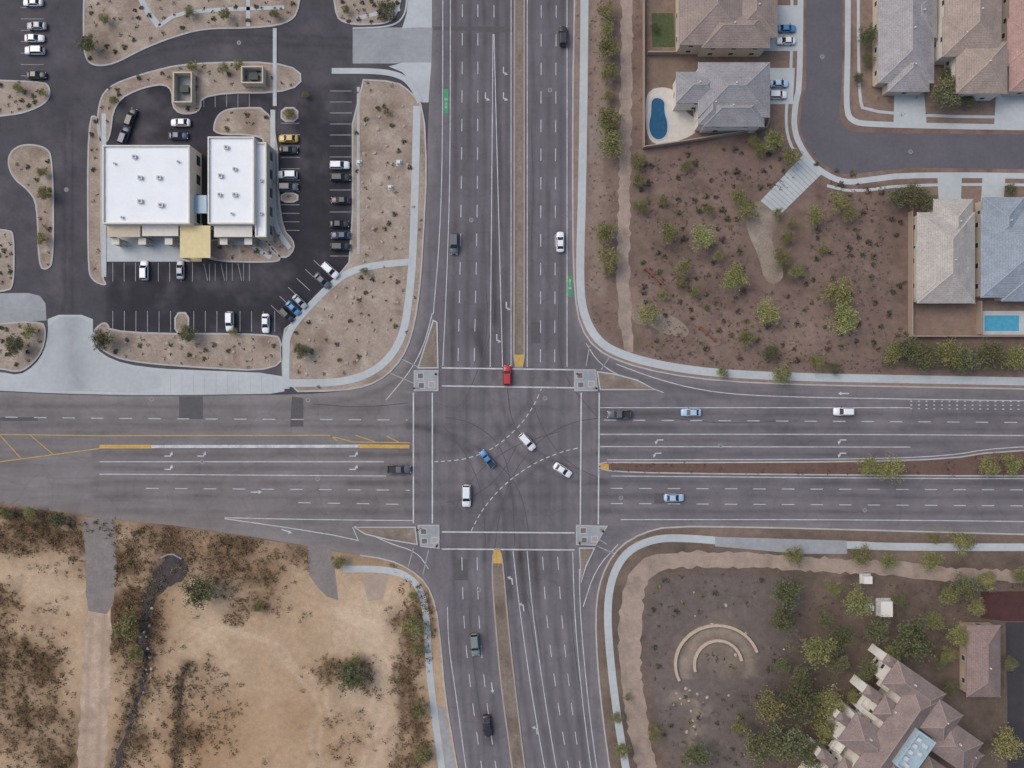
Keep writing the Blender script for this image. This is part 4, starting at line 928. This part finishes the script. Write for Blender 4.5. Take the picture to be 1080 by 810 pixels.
def rr(u0,u1,v0,v1,z):
    def p(u,v): return W(O[0]+ud[0]*u+vd[0]*v,O[1]+ud[1]*u+vd[1]*v,z)[:2]
    return [p(u1,v0),p(u1,v1),p(u0,v1),p(u0,v0)]
ct=tilemat('roof_tile_brown',(132,118,113)); cc=simple('ridge_tile_brown',(146,132,126),.85)
ce,CB=house('apartment_house','large cream apartment house with brown tiled roofs and white balconies','apartment building',
 [(rr(12,160,28,62,8.6),8.6,2.0),(rr(90,175,58,92,8.5),8.5,2.0),(rr(8,46,60,92,8.55),8.55,1.9),(rr(0,30,2,64,8.2),8.2,1.7),(rr(38,62,12,44,7.6),7.6,1.4),(rr(70,106,-2,50,8.1),8.1,1.8),(rr(116,136,14,46,7.0),7.0,1.3),(rr(144,180,2,60,8.2),8.2,1.8),(rr(20,58,78,126,8.0),8.0,1.9),(rr(64,92,86,108,6.4),6.4,1.4),(rr(96,150,82,122,6.0),6.0,1.9),(rr(30,52,112,134,5.2),5.2,1.2)],ct,cc,M_STUCW)
org=Vector(ce.location)
def loc2(c): return [Vector(p)-Vector((org.x,org.y)) for p in c]
M_BALC=simple('balcony_white',(218,216,210),.8,((1,.95,1.03),))
for i,(u,wu,dv,h,lt) in enumerate(((1,9,2,7.4,12),(20,6,9,5.2,9),(40,10,4,7.0,14),(62,5,11,4.8,8),(80,8,-4,7.3,10),(99,6,5,5.4,14),(124,9,3,6.8,12))):
    def f(bm,u=u,h=h,dv=dv,wu=wu,lt=lt):
        poly_prism(bm,loc2(rr(u,u+wu,-11+dv,8+dv,h)),-.1,h-.35)
        q=loc2(rr(u+wu+.5,u+wu+.5+lt*.8,-8+dv,4+dv,4.2)); poly_prism(bm,q,2.9,3.1); qi=inset(q,.14)
        for s in range(4): poly_prism(bm,[q[s],q[(s+1)%4],qi[(s+1)%4],qi[s]],3.1,4.1)
        poly_prism(bm,loc2(rr(u+wu+1,u+wu+3,-7+dv,-5+dv,3)),-.1,2.9)
    b=link('balcony',mk('balcony',f,M_BALC),ce)
    def g2(bm,u=u,h=h,dv=dv,wu=wu,i=i):
        if i in (0,2,4,6): hipgeo(bm,loc2(rr(u-1,u+wu+1,-12+dv,9+dv,h)),h-.12,.8)
        else:
            q=loc2(rr(u,u+wu,-11+dv,8+dv,h)); qi=inset(q,.25)
            for s in range(4): poly_prism(bm,[q[s],q[(s+1)%4],qi[(s+1)%4],qi[s]],h-.36,h+.1)
    link('balcony_roof',mk('balcony_roof',g2,ct if i in (0,2,4,6) else M_BALC),b)
def f(bm):
    q=loc2(rr(48,92,62,84,10.6)); poly_prism(bm,q,8,10.3); qi=inset(q,.35)
    for s in range(4): poly_prism(bm,[q[s],q[(s+1)%4],qi[(s+1)%4],qi[s]],10.3,10.9)
well=link('flat_roof_well',mk('flat_roof_well',f,simple('roof_grey_blue',(160,180,190),.8,((1,.9,1.05),))),ce)
for u,v in ((54,67),(62,67),(70,67),(78,67),(84,72),(56,76),(66,76)):
    def f(bm,u=u,v=v): poly_prism(bm,loc2(rr(u,u+4,v,v+4,10.9)),10.31,11.0)
    link('rooftop_unit',mk('rooftop_unit',f,M_HVAC),well)
def flatb(label,rect,h,wallm,units):
    c=[Vector(p) for p in pr(*rect,h)]; cx=sum(p.x for p in c)/4; cy=sum(p.y for p in c)/4; c=[p-Vector((cx,cy)) for p in c]
    e=link('commercial_building',None); e.location=(cx,cy,.05); thing(e,label,'commercial building')
    link('wall',mk('wall',lambda bm:poly_prism(bm,c,0,h-.6),wallm),e)
    ro=link('roof',mk('roof',lambda bm:poly_prism(bm,inset(c,.25),h-.6,h-.45),M_ROOFW),e)
    def par(bm):
        q=inset(c,.3)
        for s in range(4): poly_prism(bm,[c[s],c[(s+1)%4],q[(s+1)%4],q[s]],h-.6,h)
    link('parapet',mk('parapet',par,[M_STUCW]),e)
    for i,(x,y,w,d) in enumerate(units):
        w*=.72; d*=.72
        wx,wy,_=W(x,y,h+.2); wx-=cx; wy-=cy
        u=link('rooftop_unit',mk('rooftop_unit',lambda bm:(bx(bm,-w/2,w/2,-d/2,d/2,0,.5),bx(bm,-w/2-.06,w/2+.06,-d/2-.06,d/2+.06,.5,.57)),M_HVAC),ro); u.location=(wx,wy,h-.45)
        fn=link('fan_grille',mk('fan_grille',lambda bm:cyl(bm,min(w,d)*.32,.58,.62,n=14),M_HVACD),ro); fn.location=u.location
    for s in (0,1,3):
        L=(c[(s+1)%4]-c[s]).length
        for k in range(int(L/4)): wall_open(e,c,0,h,s,(k+.5)/int(L/4),2.4,2.2,.8,M_WIN,'window')
    return e,c
flatb('long low commercial building with flat white roof and rooftop units',(108,153,200,236,),6.4,M_STUCW,[(141,165,1.1,1.1),(147,187,1.3,1.1),(167,187,1.3,1.1),(147,212,1.4,1.2),(169,216,1.4,1.2),(128,229,.6,.6),(187,170,.5,.5),(120,172,.5,.5)])
flatb('square commercial building with flat white roof and rooftop units',(219,144,268,236),6.2,M_STUCW,[(238,155,1.2,1.1),(232,185,1.2,1.2),(247,178,1.0,1.0),(231,205,1.0,1.0),(247,205,1.3,1.1),(244,225,.6,.6)])
flatb('beige flat-roofed commercial annex beside the white building',(269,150,281,250),5.0,M_STUC,[(275,190,.8,.8),(275,225,.8,.8)])
def arc(label,rect,h,m,name='entrance_canopy',cat='canopy'):
    c=[Vector(p) for p in pr(*rect,h)]; cx=sum(p.x for p in c)/4; cy=sum(p.y for p in c)/4; c=[p-Vector((cx,cy)) for p in c]
    e=link(name,None); e.location=(cx,cy,.1); thing(e,label,cat)
    link('canopy_roof',mk('canopy_roof',lambda bm:poly_prism(bm,c,h-.4,h),m),e)
    q=inset(c,.3)
    for p in q:
        o=link('column',mk('column',lambda bm:bx(bm,-.2,.2,-.2,.2,0,h-.4),M_STUC),e); o.location=(p.x,p.y,0)
for r_,h,m,l in (((113,238,148,250),4.6,M_STUC,'beige stucco entrance canopy in front of the white-roofed shop'),((150,238,188,249),4.4,M_STUCW,'cream stucco entrance canopy along the shop front'),((190,238,222,272),4.2,M_CANY,'pale yellow canopy over the walkway between buildings'),((226,238,266,250),4.6,M_STUCW,'cream stucco entrance canopy of the square shop'),((193,206,218,225),4.0,M_CANG,'pale blue glazed canopy linking two white buildings')):
    arc(l,r_,h,m)
for x in (122,150,178,236,262):
    arc('small cream stucco entrance portal in front of the shops',(x-4,251,x+4,258),3.4,M_STUCW,'entrance_portal','portal')
def enclosure(rect,label):
    c=[Vector(p) for p in pr(*rect,.0)]; cx=sum(p.x for p in c)/4; cy=sum(p.y for p in c)/4; c=[p-Vector((cx,cy)) for p in c]; q=inset(c,.3)
    e=link('bin_enclosure',None); e.location=(cx,cy,.1); thing(e,label,'enclosure')
    def f(bm):
        for s in (0,1,2,3): poly_prism(bm,[c[s],c[(s+1)%4],q[(s+1)%4],q[s]],0,2.2)
    link('wall',mk('wall',f,M_STUC),e); link('floor_pad',mk('floor_pad',lambda bm:poly_prism(bm,q,.02,.1),M_CONCD),e)
    b=link('dumpster',mk('dumpster',lambda bm:(frust(bm,(-.9,.9,.6),(-1,1,.8),.12,1.2),bx(bm,-1,1,-.8,.8,1.2,1.28)),simple('dumpster_paint',(60,70,66),.6)),None); b.location=(cx,cy,.1)
    thing(b,'dark metal dumpster inside a walled bin enclosure','dumpster')
enclosure((187,80,207,112),'beige block bin enclosure with dark floor'); enclosure((258,74,281,92),'beige block bin enclosure beside the lot entrance')
def wallrun(pts,h=1.9,m=M_WALLT,l='tan block garden wall around a house yard'):
    V=[];F=[]; ribbon_geo(pts,1.1,h,.1,False,V,F); o=mesh_obj('garden_wall',V,F,m); thing(o,l,'wall')
wallrun([(678,-90),(678,157),(720,151),(806,137),(809,128)]); wallrun([(682,58),(712,58)],1.8); wallrun([(958,224),(958,355),(1170,355)]); wallrun([(1030,318),(1030,353)])
wallrun([(988,-60),(988,60)],1.8)
def arcpts(cx,cy,rx,ry,a0,a1,n=24): return [(cx+rx*math.cos(math.radians(a0+(a1-a0)*i/n)),cy-ry*math.sin(math.radians(a0+(a1-a0)*i/n))) for i in range(n+1)]
M_SEAT=simple('seat_wall_stone',(184,168,149),.9,((2,.85,1.1),))
for a,l in ((arcpts(756,700,44,41,18,205),'long curved pale stone seat wall around a gravel plaza'),(arcpts(757,701,25,26,10,195),'short curved pale stone seat wall inside the plaza')):
    V=[];F=[]; ribbon_geo(a,2.8,.6,.1,False,V,F); o=mesh_obj('seat_wall',V,F,M_SEAT); thing(o,l,'wall')
def box2(px,py,w,d,h,l):
    wx,wy,_=W(px,py); e=link('utility_cabinet',None); e.location=(wx,wy,.12); thing(e,l,'utility cabinet')
    link('cabinet_body',mk('cabinet_body',lambda bm:frust(bm,(-w/2,w/2,d/2),(-w/2+.04,w/2-.04,d/2-.04),.1,h),M_BALC),e)
    link('base_pad',mk('base_pad',lambda bm:bx(bm,-w/2-.3,w/2+.3,-d/2-.3,d/2+.3,0,.1),M_CONC),e)
box2(912,610,2.0,1.8,1.6,'white metal utility cabinet on a concrete pad'); box2(931,640,2.8,3.6,1.8,'large white utility cabinet on a concrete pad'); box2(916,640,1.4,1.2,1.2,'small white utility cabinet beside a larger one')
box2(421,172,.8,.8,1.0,'small pale utility cabinet in gravel'); box2(379,172,.7,.7,1.0,'small pale utility cabinet in gravel'); box2(412,198,.7,.6,1.0,'small pale utility cabinet in gravel')
for x,y,L,a in ((688,291,6.0,-42),(745,352,5.4,-38)):
    wx,wy,_=W(x,y)
    def f(bm,L=L):
        bx(bm,-L/2,L/2,-.12,.12,.5,.74)
        for q in (-L*.4,0,L*.4): bx(bm,q-.08,q+.08,-.5,.5,0,.5)
        bx(bm,-L*.35,-L*.05,.2,.5,.5,.58)
    o=link('rusty_rail_fence',mk('rusty_rail_fence',f,M_RUST)); o.location=(wx,wy,.12); o.rotation_euler[2]=math.radians(a); thing(o,'short rust-coloured steel rail fence on bare soil','fence')
pm=mk('pole',lambda bm:(cyl(bm,.22,0,.15),cyl(bm,.09,.15,3.6,r2=.07)),M_METAL)
hm_=mk('signal_head',lambda bm:(bx(bm,.1,.38,-.2,.2,2.5,3.4),bx(bm,.38,.55,-.18,.18,3.1,3.16),bx(bm,.38,.55,-.18,.18,2.8,2.86)),M_DARKPL)
for x,y,a in ((460,394,-45),(440,409,200),(609,394,200),(626,409,-20),(611,571,130),(633,558,20),(461,574,45),(443,557,160)):
    wx,wy,_=W(x,y); e=link('traffic_signal',None); e.location=(wx,wy,.14); e.rotation_euler[2]=math.radians(a); thing(e,'short metal pole with dark signal head on a corner island','traffic signal','traffic signals at the intersection')
    link('pole',pm,e); link('signal_head',hm_,e)

# ------------------------------------------------------------- light, camera
w=bpy.data.worlds.new('World'); scene.world=w; w.use_nodes=True; nt=w.node_tree
sk=nt.nodes.new('ShaderNodeTexSky'); sk.sky_type='NISHITA'; sk.sun_disc=False
el,az=math.radians(52),math.radians(300)
sk.sun_elevation=el; sk.sun_rotation=az; sk.dust_density=4.0
bg=nt.nodes['Background']; bg.inputs[1].default_value=0.148; nt.links.new(sk.outputs[0],bg.inputs[0])
sl=bpy.data.lights.new('sun','SUN'); sl.energy=1.0; sl.angle=math.radians(50); sl.color=(1,.94,.87)
so=bpy.data.objects.new('sun',sl); COL.objects.link(so)
d=Vector((math.sin(az)*math.cos(el),math.cos(az)*math.cos(el),math.sin(el))); so.rotation_euler=d.to_track_quat('Z','Y').to_euler(); so.location=(0,0,200)
cam=bpy.data.cameras.new('camera'); cam.sensor_width=36; cam.lens=36*H/(1080*S); cam.clip_end=3000
co=bpy.data.objects.new('camera',cam); COL.objects.link(co); co.location=(0,0,H); scene.camera=co
scene.view_settings.view_transform='Standard'; scene.view_settings.look='None'; scene.view_settings.exposure=0
